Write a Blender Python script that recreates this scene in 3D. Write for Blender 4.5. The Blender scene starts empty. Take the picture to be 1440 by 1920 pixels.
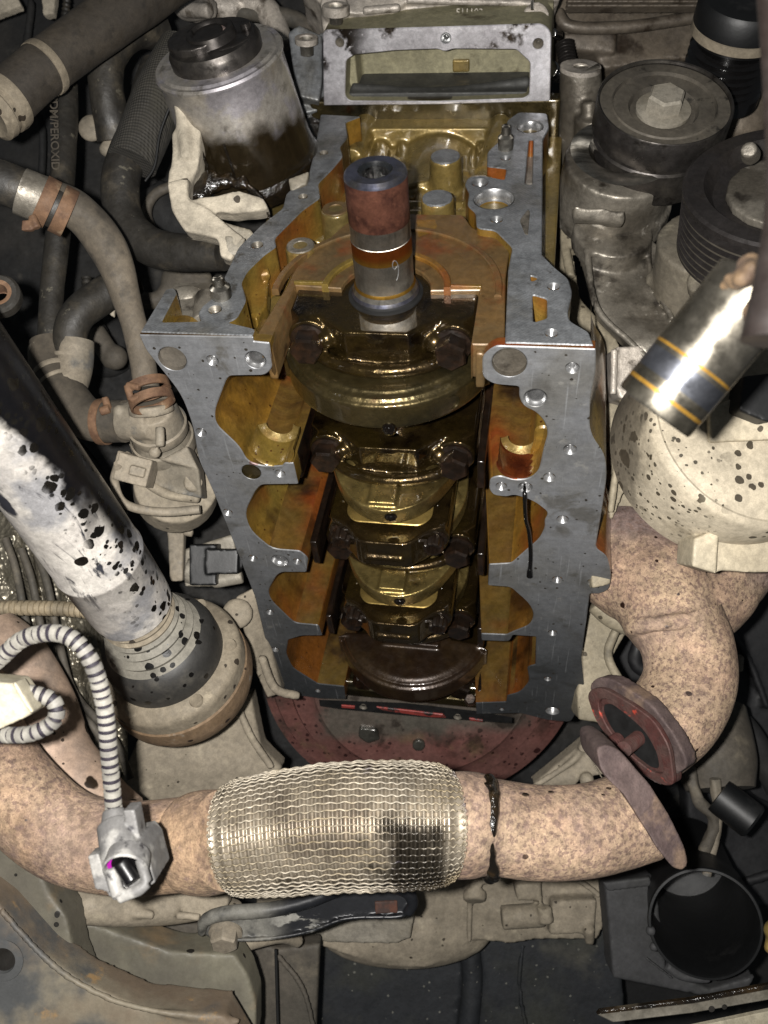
import bpy, bmesh, math, random
import numpy as np
from mathutils import Vector, Matrix, geometry, noise
random.seed(7)
sc = bpy.context.scene
COL = sc.collection
# ---------------- camera ----------------
RC = Matrix(((0.98501223, -0.07606963, -0.15480411), (-0.06428625, 0.67092125, -0.73873673), (0.16005679, 0.73761649, 0.6559754)))
CP = Vector((0.09141147, 0.30286998, 0.38522868))
FPX = 1718.64
cam = bpy.data.cameras.new('camera'); cam_o = bpy.data.objects.new('camera', cam); COL.objects.link(cam_o)
cam_o.matrix_world = Matrix.Translation(CP) @ RC.transposed().to_4x4()
cam.sensor_fit = 'VERTICAL'; cam.sensor_height = 36; cam.lens = FPX / 1920 * 36
cam.clip_start = .01; cam.clip_end = 50
cam.dof.use_dof = True; cam.dof.focus_distance = .56; cam.dof.aperture_fstop = 14
sc.camera = cam_o
# ---------------- light: the phone's flash beside the lens, and the dim garage around ----------------
w = bpy.data.worlds.new('World'); sc.world = w; w.use_nodes = True
w.node_tree.nodes['Background'].inputs[0].default_value = (.85, .93, 1, 1)
w.node_tree.nodes['Background'].inputs[1].default_value = .05
def camdir(x, y, z): return RC.transposed() @ Vector((x, y, z))
fl = bpy.data.lights.new('flash', 'AREA'); fl.shape = 'DISK'; fl.size = .011; fl.energy = 8.6; fl.color = (1, .97, .93)
fo = bpy.data.objects.new('flash', fl); COL.objects.link(fo)
fo.matrix_world = Matrix.Translation(CP + camdir(-.024, .006, .004)) @ RC.transposed().to_4x4()
sc.view_settings.view_transform = 'Standard'; sc.view_settings.look = 'None'; sc.view_settings.exposure = 0; sc.view_settings.gamma = 1
# ---------------- placing helpers ----------------
def P(px, py, t): return CP + t * camdir((px - 720) / FPX, (960 - py) / FPX, -1)
def on(px, py, ax, v):
    d = camdir((px - 720) / FPX, (960 - py) / FPX, -1); return CP + (v - CP[ax]) / d[ax] * d
def Zp(px, py, z=0.): return on(px, py, 2, z)
def Yp(px, py, y=.006): return on(px, py, 1, y)
CX, CY, CZ = camdir(1, 0, 0), camdir(0, 1, 0), camdir(0, 0, 1)
CAMROT = RC.transposed()
ZC = -.0537          # crank axis height
# ---------------- materials ----------------
def lin(h):
    if not isinstance(h, str): return tuple(h) + (1,)
    c = [int(h[i:i+2], 16) / 255 for i in (0, 2, 4)]
    return tuple(x / 12.92 if x <= .04045 else ((x + .055) / 1.055) ** 2.4 for x in c) + (1,)
DIM = {'dusty_rubber_hose': .55, 'woven_sleeve': .5, 'dusty_brown_pipe': .5, 'beige_dusted_hose': .55, 'worn_dark_pulley': 1.35, 'dusty_pulley_face': .8, 'black_grooved_pulley': 1.3, 'grimy_cast_aluminium': 1.45, 'dusty_cast_aluminium': 1.0, 'cream_plastic_with_oil_spots': .95, 'plain_cream_plastic': .95, 'pale_sandy_bracket': .95, 'whitish_corroded_alloy': .95,
 'rusty_spring_clamp': .6, 'beige_dusted_joint': .95, 'rusty_joint_rim': .9, 'beige_dusted_casting': 1.25, 'dusty_grey_plastic': .88, 'salmon_rusted_exhaust': .92, 'oil_varnished_casting': .9, 'grey_dusted_connector': .48, 'white_dusted_conduit': .6, 'cream_clean_plastic': .62, 'mauve_rusty_flange': .75, 'machined_aluminium': .8, 'machined_front_face': .8}
def mat(name, col, rough=.5, metal=0., coat=0., coat_r=.08, layers=(), bump=(), spec=.5, grime=.6, aniso=None):
    dim = DIM.get(name, 1.)
    def lin(h, _l=globals()['lin']): c = _l(h); return (c[0] * dim, c[1] * dim, c[2] * dim, 1)
    m = bpy.data.materials.new(name); m.use_nodes = True; nt = m.node_tree; N = nt.nodes; L = nt.links
    b = N['Principled BSDF']
    tc = N.new('ShaderNodeTexCoord')
    def coords(st=(1, 1, 1), off=0):
        mp = N.new('ShaderNodeMapping'); L.new(tc.outputs['Object'], mp.inputs[0]); mp.inputs['Scale'].default_value = st
        mp.inputs['Location'].default_value = (off, off * .7, off * .3); return mp.outputs[0]
    def math2(op, a, bb, clamp=False):
        n = N.new('ShaderNodeMath'); n.operation = op; n.use_clamp = clamp
        for i, v in enumerate((a, bb)):
            if isinstance(v, (int, float)): n.inputs[i].default_value = v
            else: L.new(v, n.inputs[i])
        return n.outputs[0]
    def rng(v, lo, hi):
        n = N.new('ShaderNodeMapRange'); n.interpolation_type = 'SMOOTHSTEP'; L.new(v, n.inputs[0])
        if lo > hi: n.inputs[1].default_value, n.inputs[2].default_value, n.inputs[3].default_value, n.inputs[4].default_value = hi, lo, 1, 0
        else: n.inputs[1].default_value, n.inputs[2].default_value = lo, hi
        return n.outputs[0]
    def tex(l):
        t = l.get('t', 'n'); co = coords(l.get('st', (1, 1, 1)), l.get('off', 0)); s = l.get('s', 50)
        if t == 'n':
            n = N.new('ShaderNodeTexNoise'); n.inputs['Scale'].default_value = s; n.inputs['Detail'].default_value = l.get('d', 5)
            n.inputs['Distortion'].default_value = l.get('dist', 0); n.inputs['Roughness'].default_value = l.get('ro', .6); L.new(co, n.inputs[0]); return n.outputs[0]
        if t == 'w':
            n = N.new('ShaderNodeTexWave'); n.inputs['Scale'].default_value = s; n.inputs['Distortion'].default_value = l.get('dist', 1)
            n.inputs['Detail'].default_value = 3; n.wave_type = l.get('wt', 'BANDS'); n.bands_direction = l.get('bd', 'X'); L.new(co, n.inputs[0]); return n.outputs[0]
        if t == 'v':
            n = N.new('ShaderNodeTexVoronoi'); n.inputs['Scale'].default_value = s; n.feature = l.get('feat', 'F1'); L.new(co, n.inputs[0]); return n.outputs[0]
        if t == 'axis':
            n = N.new('ShaderNodeSeparateXYZ'); L.new(co, n.inputs[0])
            v = n.outputs['XYZ'.index(l['ax'])]
            if l.get('wob'):
                q = N.new('ShaderNodeTexNoise'); q.inputs['Scale'].default_value = l.get('ws', 60); q.inputs['Detail'].default_value = 6; L.new(co, q.inputs[0])
                v = math2('ADD', v, math2('MULTIPLY', math2('SUBTRACT', q.outputs[0], .5), l['wob']))
            return v
        if t == 'spots':
            q = N.new('ShaderNodeTexNoise'); q.inputs['Scale'].default_value = s * 1.2; L.new(co, q.inputs[0]); q.inputs['Detail'].default_value = 3
            mx = N.new('ShaderNodeMixRGB'); mx.blend_type = 'ADD'; mx.inputs[0].default_value = l.get('wobble', .35) / s; L.new(co, mx.inputs[1]); L.new(q.outputs[1], mx.inputs[2])
            n = N.new('ShaderNodeTexVoronoi'); n.inputs['Scale'].default_value = s; L.new(mx.outputs[0], n.inputs[0])
            sp = N.new('ShaderNodeSeparateColor'); L.new(n.outputs['Color'], sp.inputs[0])
            thr = math2('MULTIPLY', math2('POWER', sp.outputs[0], l.get('pw', 3)), l.get('mx', .45))
            return math2('SUBTRACT', thr, n.outputs['Distance'])
    cur = lin(col); curr = rough; curm = metal; curc = coat
    def mixv(fac, a, bv):
        n = N.new('ShaderNodeMix'); n.data_type = 'FLOAT'; L.new(fac, n.inputs[0])
        if isinstance(a, (int, float)): n.inputs[2].default_value = a
        else: L.new(a, n.inputs[2])
        n.inputs[3].default_value = bv; return n.outputs[0]
    for l in layers:
        v = tex(l)
        f = rng(v, 0, .03) if l.get('t') == 'spots' else rng(v, l.get('lo', .45), l.get('hi', .6))
        if 'gate' in l: g = dict(l['gate']); f = math2('MULTIPLY', f, rng(tex(g), g.get('lo', .45), g.get('hi', .6)))
        if 'gate2' in l: g = dict(l['gate2']); f = math2('MULTIPLY', f, rng(tex(g), g.get('lo', .45), g.get('hi', .6)))
        if l.get('f', 1) != 1: f = math2('MULTIPLY', f, l['f'])
        if 'c' in l:
            n = N.new('ShaderNodeMixRGB'); L.new(f, n.inputs[0])
            if isinstance(cur, tuple): n.inputs[1].default_value = cur
            else: L.new(cur, n.inputs[1])
            n.inputs[2].default_value = lin(l['c']); cur = n.outputs[0]
        if 'r' in l: curr = mixv(f, curr, l['r'])
        if 'm' in l: curm = mixv(f, curm, l['m'])
        if 'co' in l: curc = mixv(f, curc, l['co'])
    def put(v, name):
        if isinstance(v, (int, float, tuple)): b.inputs[name].default_value = v
        else: L.new(v, b.inputs[name])
    if grime:
        def gr(s, off, lo, hi, a, b_, d=8, ro=.65):
            n = N.new('ShaderNodeTexNoise'); n.inputs['Scale'].default_value = s; n.inputs['Detail'].default_value = d; n.inputs['Roughness'].default_value = ro; n.inputs['Distortion'].default_value = .3
            L.new(coords((1, 1, 1), off), n.inputs[0]); q = N.new('ShaderNodeMapRange'); L.new(n.outputs[0], q.inputs[0])
            for i, x in enumerate((lo, hi, a, b_)): q.inputs[1 + i].default_value = x
            return q.outputs[0]
        g = math2('MULTIPLY', gr(38, 11, .35, .65, 1 - .38 * grime, 1 + .14 * grime), gr(240, 17, .38, .62, 1 - .30 * grime, 1 + .16 * grime))
        g = math2('MULTIPLY', g, gr(1100, 23, .4, .6, 1 - .12 * grime, 1 + .10 * grime, 2))
        n = N.new('ShaderNodeMixRGB'); n.blend_type = 'MULTIPLY'; n.inputs[0].default_value = 1
        if isinstance(cur, tuple): n.inputs[1].default_value = cur
        else: L.new(cur, n.inputs[1])
        L.new(g, n.inputs[2]); cur = n.outputs[0]
        if isinstance(curr, (int, float)) and curr > .2: curr = gr(120, 31, .35, .65, max(.12, curr - .10), min(1, curr + .12))
    if aniso:
        tn = N.new('ShaderNodeTangent'); tn.direction_type = 'RADIAL'; tn.axis = aniso; L.new(tn.outputs[0], b.inputs['Tangent']); b.inputs['Anisotropic'].default_value = .93
    put(cur, 'Base Color'); put(curr, 'Roughness'); put(curm, 'Metallic'); put(curc, 'Coat Weight')
    b.inputs['Coat Roughness'].default_value = coat_r; b.inputs['Specular IOR Level'].default_value = spec
    prev = None
    for l in bump:
        n = N.new('ShaderNodeBump'); n.inputs['Strength'].default_value = l.get('str', .5); n.inputs['Distance'].default_value = l.get('h', .001)
        L.new(tex(l), n.inputs['Height'])
        if prev: L.new(prev, n.inputs['Normal'])
        prev = n.outputs[0]
    if prev: L.new(prev, b.inputs['Normal'])
    return m
M = {}
M['deck'] = mat('machined_aluminium', '7f8082', .46, .4, grime=.45, layers=[
    dict(s=350, st=(.06, 1, .06), lo=.35, hi=.7, c='8d9196', d=3, f=.22), dict(s=14, lo=.45, hi=.7, c='6b6860', f=.6), dict(s=26, lo=.56, hi=.66, c='565249', f=.6, off=21, dist=1), dict(t='spots', s=30, mx=.16, pw=3, c='5d2f2a', wobble=.8, f=.7),
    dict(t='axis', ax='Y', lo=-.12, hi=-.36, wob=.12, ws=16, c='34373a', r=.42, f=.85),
    dict(s=30, lo=.58, hi=.72, c='4c4a45', f=.5, off=3), dict(s=500, st=(1, .04, .04), lo=.62, hi=.72, c='a0a2a4', d=2, f=.5), dict(s=80, lo=.60, hi=.68, c='9c9a94', f=.5, off=31, gate=dict(s=12, lo=.5, hi=.6)), dict(t='spots', s=260, mx=.3, pw=5, c='3a3630')],
    bump=[dict(s=900, st=(.05, 1, 1), h=.0002, str=.45, d=2), dict(s=300, h=.0002, str=.15)])
M['front_deck'] = mat('machined_front_face', '787a7c', .46, .4, grime=.8, layers=[
    dict(s=350, st=(.06, 1, 1), lo=.35, hi=.7, c='8a8e93', d=3, f=.25), dict(s=25, lo=.5, hi=.7, c='5f5a4e', f=.6), dict(s=60, lo=.62, hi=.7, c='3d372b', f=.7, off=9)],
    bump=[dict(s=1000, st=(.1, 1, 1), h=.0003, str=.4, d=2), dict(t='w', s=260, bd='DIAGONAL', h=.0002, str=.3)])
M['gold'] = mat('oil_varnished_casting', '876325', .38, .3, coat=.7, coat_r=.15, grime=.6, layers=[
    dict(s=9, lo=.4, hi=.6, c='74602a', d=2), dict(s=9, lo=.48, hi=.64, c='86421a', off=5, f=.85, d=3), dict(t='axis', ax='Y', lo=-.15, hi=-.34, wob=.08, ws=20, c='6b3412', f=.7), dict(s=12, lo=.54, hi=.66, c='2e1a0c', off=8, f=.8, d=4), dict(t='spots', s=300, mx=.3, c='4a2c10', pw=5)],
    bump=[dict(s=400, h=.0008, str=.45), dict(s=60, h=.001, str=.2)])
M['goldweb'] = mat('oil_varnished_bulkhead', '5f4620', .42, .35, coat=.4, coat_r=.2, grime=.6, layers=[
    dict(s=10, lo=.42, hi=.6, c='594720'), dict(s=9, lo=.48, hi=.64, c='783614', off=5, f=.85, d=3), dict(t='w', s=60, wt='RINGS', dist=2, lo=.3, hi=.9, c='8a7030', f=.12), dict(s=14, lo=.54, hi=.66, c='22130b', off=8, f=.85)],
    bump=[dict(t='w', s=220, wt='RINGS', dist=1, h=.0003, str=.15), dict(s=300, h=.0002, str=.2)])
M['brown'] = mat('brown_stained_machined_face', '6b5230', .45, .35, coat=.2, coat_r=.3, layers=[
    dict(s=20, lo=.4, hi=.65, c='5b4a30'), dict(s=35, lo=.5, hi=.7, c='6f3b1c', off=4, f=.8), dict(s=60, lo=.6, hi=.72, c='2c1d12', off=2, f=.7)], bump=[dict(s=400, h=.0003, str=.3)])
M['castgold'] = mat('oily_sand_cast_alloy', '7d6a3a', .36, .45, coat=.6, coat_r=.15, layers=[
    dict(s=16, lo=.4, hi=.65, c='6a5c36'), dict(s=30, lo=.55, hi=.75, c='8a5a20', off=5, f=.6), dict(s=50, lo=.6, hi=.75, c='2d2414', off=8, f=.6)],
    bump=[dict(s=500, h=.0007, str=.4), dict(s=90, h=.001, str=.25)])
M['oily'] = mat('oil_wet_dark_iron', '362a17', .22, .8, coat=1, coat_r=.05, layers=[
    dict(s=22, lo=.4, hi=.7, c='423517'), dict(s=30, lo=.5, hi=.7, c='120a05', off=4)],
    bump=[dict(s=450, h=.0007, str=.4), dict(s=130, h=.0012, str=.35), dict(s=50, h=.0015, str=.35)])
M['bronze'] = mat('oil_filmed_forged_steel', 'a08c56', .30, .85, coat=.7, coat_r=.12, layers=[
    dict(s=22, lo=.42, hi=.7, c='55472a'), dict(s=40, lo=.6, hi=.75, c='2a1c0e', off=4)],
    bump=[dict(s=700, h=.0006, str=.5), dict(s=60, h=.001, str=.3)])
M['bronzedark'] = mat('dark_forged_counterweight', '4c4228', .34, .8, coat=.8, coat_r=.1, layers=[
    dict(s=22, lo=.42, hi=.7, c='2d2a1e'), dict(s=40, lo=.6, hi=.75, c='3a2412', off=4)],
    bump=[dict(s=600, h=.0005, str=.45), dict(s=60, h=.001, str=.3)])
M['counter4'] = mat('brown_forged_counterweight', '2b1e13', .38, .5, coat=.7, coat_r=.15, layers=[
    dict(s=22, lo=.42, hi=.7, c='3a2c1a')], bump=[dict(s=600, h=.0005, str=.45), dict(s=60, h=.001, str=.2)])
M['bolt'] = mat('oily_black_bolt', '1e1610', .35, .5, coat=.7, coat_r=.1, layers=[dict(s=80, lo=.45, hi=.7, c='352418')], bump=[dict(s=400, h=.0004, str=.3)])
M['drop'] = mat('black_engine_oil', '080503', .04, 0, coat=1, coat_r=.02, grime=0)
M['steel'] = mat('bright_turned_steel', 'a9a9a9', .22, 1, layers=[dict(s=60, st=(1, 1, 1), lo=.4, hi=.7, c='7c7870', f=.6)], bump=[dict(s=500, st=(.1, .1, 1), h=.0001, str=.2)])
M['thread'] = mat('bright_threaded_aluminium', 'a2a2a2', .33, .8)
M['dark_hole'] = mat('dark_hole_floor', '1a1712', .6, .2)
M['rustnose'] = mat('brown_rusted_steel', '5d3c30', .5, .5, aniso='Y', layers=[dict(s=90, lo=.4, hi=.65, c='3d2620'), dict(s=300, lo=.55, hi=.7, c='6a4637', f=.6)], bump=[dict(s=600, h=.0002, str=.4)])
M['bluesteel'] = mat('blued_steel', '6a6c7c', .35, .9, grime=.5, layers=[dict(s=60, lo=.4, hi=.7, c='6a665f')])
M['darksteel'] = mat('dark_turned_steel', 'aaa59b', .44, .95, aniso='Y', grime=.5, layers=[dict(s=50, st=(.4, .4, 3), lo=.4, hi=.7, c='5c5850')], bump=[dict(s=300, st=(.1, .1, 1), h=.0001, str=.3)])
M['heatsteel'] = mat('heat_tinted_steel', '87491f', .42, .9, aniso='Y', grime=.4, layers=[dict(t='axis', ax='Y', lo=.031, hi=.025, c='9a7530')])
M['black'] = mat('black_gap', '060606', .7)
M['hose'] = mat('dusty_rubber_hose', '35322d', .55, layers=[dict(s=12, lo=.4, hi=.7, c='4a453c'), dict(s=45, lo=.52, hi=.72, c='655c4c', off=2, f=.7), dict(s=110, lo=.62, hi=.7, c='86806f', off=6, f=.7)], bump=[dict(s=160, h=.0012, str=.4)])
M['hosedust'] = mat('beige_dusted_hose', '5d5549', .8, layers=[dict(s=14, lo=.4, hi=.7, c='7b7060'), dict(s=60, lo=.5, hi=.7, c='48433b', off=2, f=.8)], bump=[dict(s=200, h=.0006, str=.4)])
M['sleeve'] = mat('woven_sleeve', '3f3c36', .85, layers=[dict(t='w', s=160, bd='Z', dist=.5, lo=.4, hi=.9, c='4d4941'), dict(s=20, lo=.45, hi=.7, c='54503f', f=.6)], bump=[dict(t='w', s=160, bd='Z', dist=.5, h=.0006, str=.5), dict(t='w', s=160, bd='X', dist=.5, h=.0006, str=.5)])
M['bighose'] = mat('dusty_brown_pipe', '4a433a', .7, layers=[dict(s=14, lo=.4, hi=.7, c='5b5245'), dict(s=120, lo=.55, hi=.7, c='38332c', f=.7)], bump=[dict(s=300, h=.0005, str=.4)])
M['plastic'] = mat('dusty_grey_plastic', '8a8070', .75, layers=[dict(s=18, lo=.4, hi=.65, c='777063'), dict(s=40, lo=.58, hi=.7, c='5c5c5a', f=.8, off=3), dict(s=110, lo=.6, hi=.75, c='4c4840', f=.5)], bump=[dict(s=200, h=.0006, str=.35)])
M['rustclamp'] = mat('rusty_spring_clamp', '85654b', .75, .15, layers=[dict(s=80, lo=.4, hi=.65, c='6a4d39'), dict(s=50, lo=.6, hi=.7, c='9c8266', off=4)], bump=[dict(s=400, h=.0005, str=.5)])
M['greymetal'] = mat('grimy_cast_aluminium', '6e6960', .45, .5, layers=[dict(s=18, lo=.4, hi=.65, c='4c473f'), dict(s=40, lo=.55, hi=.7, c='2c2823', off=3), dict(s=60, lo=.62, hi=.72, c='9a958c', off=7)], bump=[dict(s=300, h=.0008, str=.45), dict(s=60, h=.001, str=.25)])
M['greylight'] = mat('dusty_cast_aluminium', '8d877b', .6, .2, layers=[dict(s=18, lo=.4, hi=.65, c='7b7466'), dict(s=60, lo=.58, hi=.7, c='5a554c', off=3, f=.7)], bump=[dict(s=300, h=.0008, str=.45), dict(s=60, h=.001, str=.25)])
M['crudemetal'] = mat('whitish_corroded_alloy', '9a938a', .5, .3, layers=[dict(s=30, lo=.4, hi=.65, c='b9b0a4'), dict(s=50, lo=.55, hi=.68, c='5a5248', off=3)], bump=[dict(s=400, h=.001, str=.5)])
M['pump'] = mat('oil_streaked_pump_body', 'b3ada4', .42, .7, coat=.5, coat_r=.15, layers=[dict(s=30, lo=.48, hi=.6, c='a8a4a8', r=.45),
    dict(t='axis', ax='Y', lo=.008, hi=-.004, wob=.04, ws=30, c='352c1d', r=.25, gate=dict(t='axis', ax='X', lo=-.034, hi=-.022, wob=.03)), dict(s=60, lo=.55, hi=.7, c='3b3322', off=4, f=.6)], bump=[dict(s=120, h=.0006, str=.3)])
M['limescale'] = mat('pale_sandy_bracket', 'a9a08f', .85, layers=[dict(s=40, lo=.4, hi=.65, c='8f8778'), dict(t='spots', s=90, mx=.35, c='3c352b', pw=6)], bump=[dict(s=500, h=.001, str=.6)])
M['gunk'] = mat('wet_black_grime', '14100b', .18, 0, coat=1, coat_r=.06, layers=[dict(s=60, lo=.5, hi=.7, c='2d2213')], bump=[dict(s=200, h=.002, str=.8)])
M['pulley'] = mat('worn_dark_pulley', '3b3836', .36, .8, layers=[dict(s=25, lo=.45, hi=.7, c='54504a'), dict(s=80, lo=.58, hi=.7, c='24211e', off=3)], bump=[dict(s=300, st=(.2, .2, 1), h=.0003, str=.3)])
M['pulleydust'] = mat('dusty_pulley_face', '5c564c', .7, .2, layers=[dict(s=25, lo=.45, hi=.7, c='48433b'), dict(s=80, lo=.6, hi=.7, c='28251f', off=3)], bump=[dict(s=300, h=.0005, str=.4)])
M['blackpulley'] = mat('black_grooved_pulley', '2e2b2a', .4, .5, layers=[dict(s=30, lo=.5, hi=.7, c='2e2a27')], bump=[dict(s=300, h=.0003, str=.3)])
M['cream'] = mat('cream_plastic_with_oil_spots', 'b8ad98', .6, layers=[dict(s=12, lo=.4, hi=.7, c='a89d88'), dict(s=50, lo=.55, hi=.7, c='948975', f=.5),
    dict(t='spots', s=75, mx=.5, pw=3, wobble=.9, c='3c362b', r=.3, gate=dict(s=14, lo=.38, hi=.48, off=3), gate2=dict(t='axis', ax='X', lo=.000, hi=-.028)), dict(t='spots', s=240, mx=.40, pw=1.6, c='4a4438', gate=dict(s=14, lo=.30, hi=.42, off=3), gate2=dict(t='axis', ax='X', lo=.005, hi=-.028)), dict(t='spots', s=150, mx=.45, pw=2, c='443d31', gate=dict(s=14, lo=.36, hi=.46, off=3)),
    dict(t='axis', ax='X', lo=-.048, hi=-.058, wob=.014, ws=120, c='4c463c', f=.8)], bump=[dict(s=200, h=.0005, str=.3)])
M['exhaust'] = mat('salmon_rusted_exhaust', 'ae967c', .9, .1, grime=1, layers=[dict(s=25, lo=.4, hi=.65, c='a38872'), dict(s=300, lo=.50, hi=.57, c='766056', d=10, ro=.72, f=.85), dict(s=700, lo=.56, hi=.64, c='5c473e', d=6, f=.6), dict(s=9, lo=.5, hi=.66, c='a5886a', off=41, f=.7), dict(s=160, lo=.56, hi=.68, c='7a645c', f=.7, d=8), dict(s=30, lo=.58, hi=.75, c='8a7468', off=5, f=.7),
    dict(t='spots', s=150, mx=.34, pw=5, c='2b1a12', r=.4, gate=dict(s=20, lo=.46, hi=.56, off=3)), dict(t='spots', s=330, mx=.26, pw=4, c='5d463b', f=.5), dict(s=16, st=(1, 1, .3), lo=.52, hi=.7, c='8f7a6e', off=14, f=.6)], bump=[dict(s=350, h=.0012, str=.7), dict(s=90, h=.0014, str=.35)])
M['collector'] = mat('mauve_topped_rusty_manifold', 'ae967c', .9, .1, grime=1, layers=[dict(s=25, lo=.4, hi=.65, c='a38872'), dict(t='axis', ax='Z', lo=-.030, hi=-.055, wob=.05, ws=40, c='7d6c69', f=.85), dict(s=300, lo=.50, hi=.57, c='766056', d=10, ro=.72, f=.85), dict(s=700, lo=.56, hi=.64, c='5c473e', d=6, f=.6), dict(t='spots', s=150, mx=.34, pw=5, c='2b1a12', r=.4), dict(s=16, st=(1, .3, 1), lo=.52, hi=.7, c='8f7a6e', off=14, f=.6)], bump=[dict(s=500, h=.0006, str=.5), dict(s=60, st=(1, .3, 1), h=.001, str=.3)])
M['exhaustgrey'] = mat('mauve_rusted_exhaust', '8f7c74', .8, .1, layers=[dict(s=25, lo=.4, hi=.65, c='766766'), dict(s=200, lo=.48, hi=.65, c='5f5152', d=8), dict(s=30, lo=.55, hi=.7, c='ab9682', off=5)], bump=[dict(s=500, h=.0006, str=.5)])
M['shieldpipe'] = mat('smooth_peach_heat_pipe', 'a58d7b', .65, .1, layers=[dict(s=10, lo=.4, hi=.7, c='95816f'), dict(s=30, lo=.5, hi=.7, c='7f7268', f=.6), dict(t='spots', s=45, mx=.3, pw=3, c='241a10', r=.3), dict(t='spots', s=200, mx=.25, pw=4, c='33271c')], bump=[dict(s=90, h=.0004, str=.2)])
M['flange'] = mat('mauve_rusty_flange', '6a5a56', .75, .3, layers=[dict(s=60, lo=.4, hi=.65, c='584947'), dict(s=40, lo=.55, hi=.7, c='86705f', off=4)], bump=[dict(s=400, h=.0008, str=.6), dict(s=90, h=.001, str=.4)])
M['redrust'] = mat('red_rusty_gasket', '4f3a35', .7, .3, layers=[dict(s=90, lo=.4, hi=.65, c='4c2a26'), dict(s=50, lo=.62, hi=.68, c='b8402c', off=2, f=.8)], bump=[dict(s=500, h=.0008, str=.6)])
M['bellplate'] = mat('red_brown_bell_plate', '6f4d47', .45, .2, layers=[dict(s=14, lo=.4, hi=.65, c='6b443e'), dict(t='spots', s=75, mx=.42, pw=3.5, c='3a2220', r=.25), dict(t='spots', s=190, mx=.4, pw=2, c='3a2220'),
    dict(s=20, lo=.55, hi=.68, c='6e5a44', off=7, f=.8), dict(s=12, lo=.54, hi=.66, c='39352f', r=.25, off=1, f=.9), dict(t='axis', ax='Y', lo=-.074, hi=-.056, wob=.03, ws=25, c='5b574f', r=.25, f=.9, gate=dict(t='axis', ax='X', lo=-.110, hi=-.085, wob=.03), gate2=dict(t='axis', ax='X', lo=.11, hi=.08, wob=.03)), dict(t='axis', ax='Y', lo=-.10, hi=-.06, wob=.05, ws=30, c='2d2722', r=.2, f=.8, gate=dict(s=30, lo=.5, hi=.6), gate2=dict(t='axis', ax='X', lo=-.09, hi=-.06))], bump=[dict(s=250, h=.0005, str=.4)])
M['wetdark'] = mat('oil_wet_grey_plate', '46443e', .3, .4, coat=.5, coat_r=.15, layers=[dict(s=30, lo=.45, hi=.65, c='2a2823'), dict(s=50, lo=.6, hi=.7, c='5b4438', off=3)], bump=[dict(s=250, h=.001, str=.5)])
M['redpaint'] = mat('red_sealant_line', '8f3a34', .5, layers=[dict(s=90, lo=.5, hi=.62, c='2b2422')])
M['mesh'] = mat('dusty_braid_wire', 'a39a8a', .55, .3, grime=1, layers=[dict(s=30, lo=.4, hi=.65, c='857860'), dict(t='axis', ax='X', lo=.026, hi=.044, wob=.06, ws=70, c='1f180e', r=.3, f=.9, gate=dict(t='axis', ax='Z', lo=.000, hi=.024, wob=.05, ws=80), gate2=dict(t='axis', ax='X', lo=.072, hi=.064)),dict(s=25, lo=.6, hi=.7, c='6a6273', off=3, f=.6)])
M['bellows'] = mat('bright_bellows', '9f9585', .38, .6, layers=[dict(s=25, lo=.45, hi=.65, c='7b7164'), dict(t='axis', ax='X', lo=.026, hi=.042, wob=.06, ws=70, c='140f08', r=.3, f=.9, gate=dict(t='axis', ax='Z', lo=.000, hi=.022, wob=.05, ws=80), gate2=dict(t='axis', ax='X', lo=.070, hi=.062)), dict(s=30, st=(1, 1, .3), lo=.60, hi=.68, c='3c3324', off=3, f=.7)])
M['shaft'] = mat('black_shaft_with_white_dust', 'a5a09a', .6, .0, layers=[dict(s=30, lo=.4, hi=.65, c='b9b4ac'), dict(s=18, lo=.5, hi=.62, c='807f80', off=1),
    dict(s=70, st=(1, 1, .25), lo=.56, hi=.66, c='22232a', off=5, dist=1.5, gate=dict(t='axis', ax='Z', lo=.19, hi=.13)),
    dict(t='axis', ax='Z', lo=.030, hi=.000, wob=.11, ws=22, c='0a0a0d', r=.3),
    dict(t='axis', ax='X', lo=.005, hi=.011, wob=.035, ws=45, c='08080a', r=.3, gate=dict(t='axis', ax='Z', lo=.115, hi=.075, wob=.05)),
    dict(t='axis', ax='X', lo=.0145, hi=.021, wob=.014, ws=30, c='08080a', r=.3, gate=dict(t='axis', ax='Z', lo=.15, hi=.12, wob=.03)),
    dict(t='spots', s=150, mx=.6, pw=1.1, c='0e0d0b', r=.2, wobble=.6, gate=dict(s=22, lo=.30, hi=.40, off=3), gate2=dict(t='axis', ax='X', lo=-.004, hi=.006, wob=.02)), dict(t='spots', s=230, mx=.5, pw=1.3, c='0e0d0b', gate=dict(s=26, lo=.42, hi=.52, off=7), gate2=dict(t='axis', ax='X', lo=-.008, hi=.004, wob=.02)), dict(t='spots', s=60, mx=.3, pw=4, c='0e0d0b', r=.2)],
    bump=[dict(s=300, h=.0004, str=.3)])
M['boot'] = mat('black_rubber_boot', '2b2a28', .55, layers=[dict(s=40, lo=.5, hi=.7, c='45423c'), dict(t='spots', s=150, mx=.4, c='0c0b0a', pw=2, r=.3)], bump=[dict(s=200, h=.0005, str=.3)])
M['bootdust'] = mat('dust_greyed_boot', '78746a', .7, layers=[dict(s=40, lo=.5, hi=.7, c='5c594f'), dict(t='spots', s=150, mx=.5, c='0c0b0a', pw=1.6, r=.3)], bump=[dict(s=200, h=.0005, str=.3)])
M['joint'] = mat('beige_dusted_joint', '857b6a', .75, .1, layers=[dict(s=20, lo=.4, hi=.65, c='746a5a'), dict(t='spots', s=120, mx=.35, pw=3, c='2c241a'), dict(s=50, lo=.62, hi=.7, c='9c917d', off=3)], bump=[dict(s=250, h=.0008, str=.4)])
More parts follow.
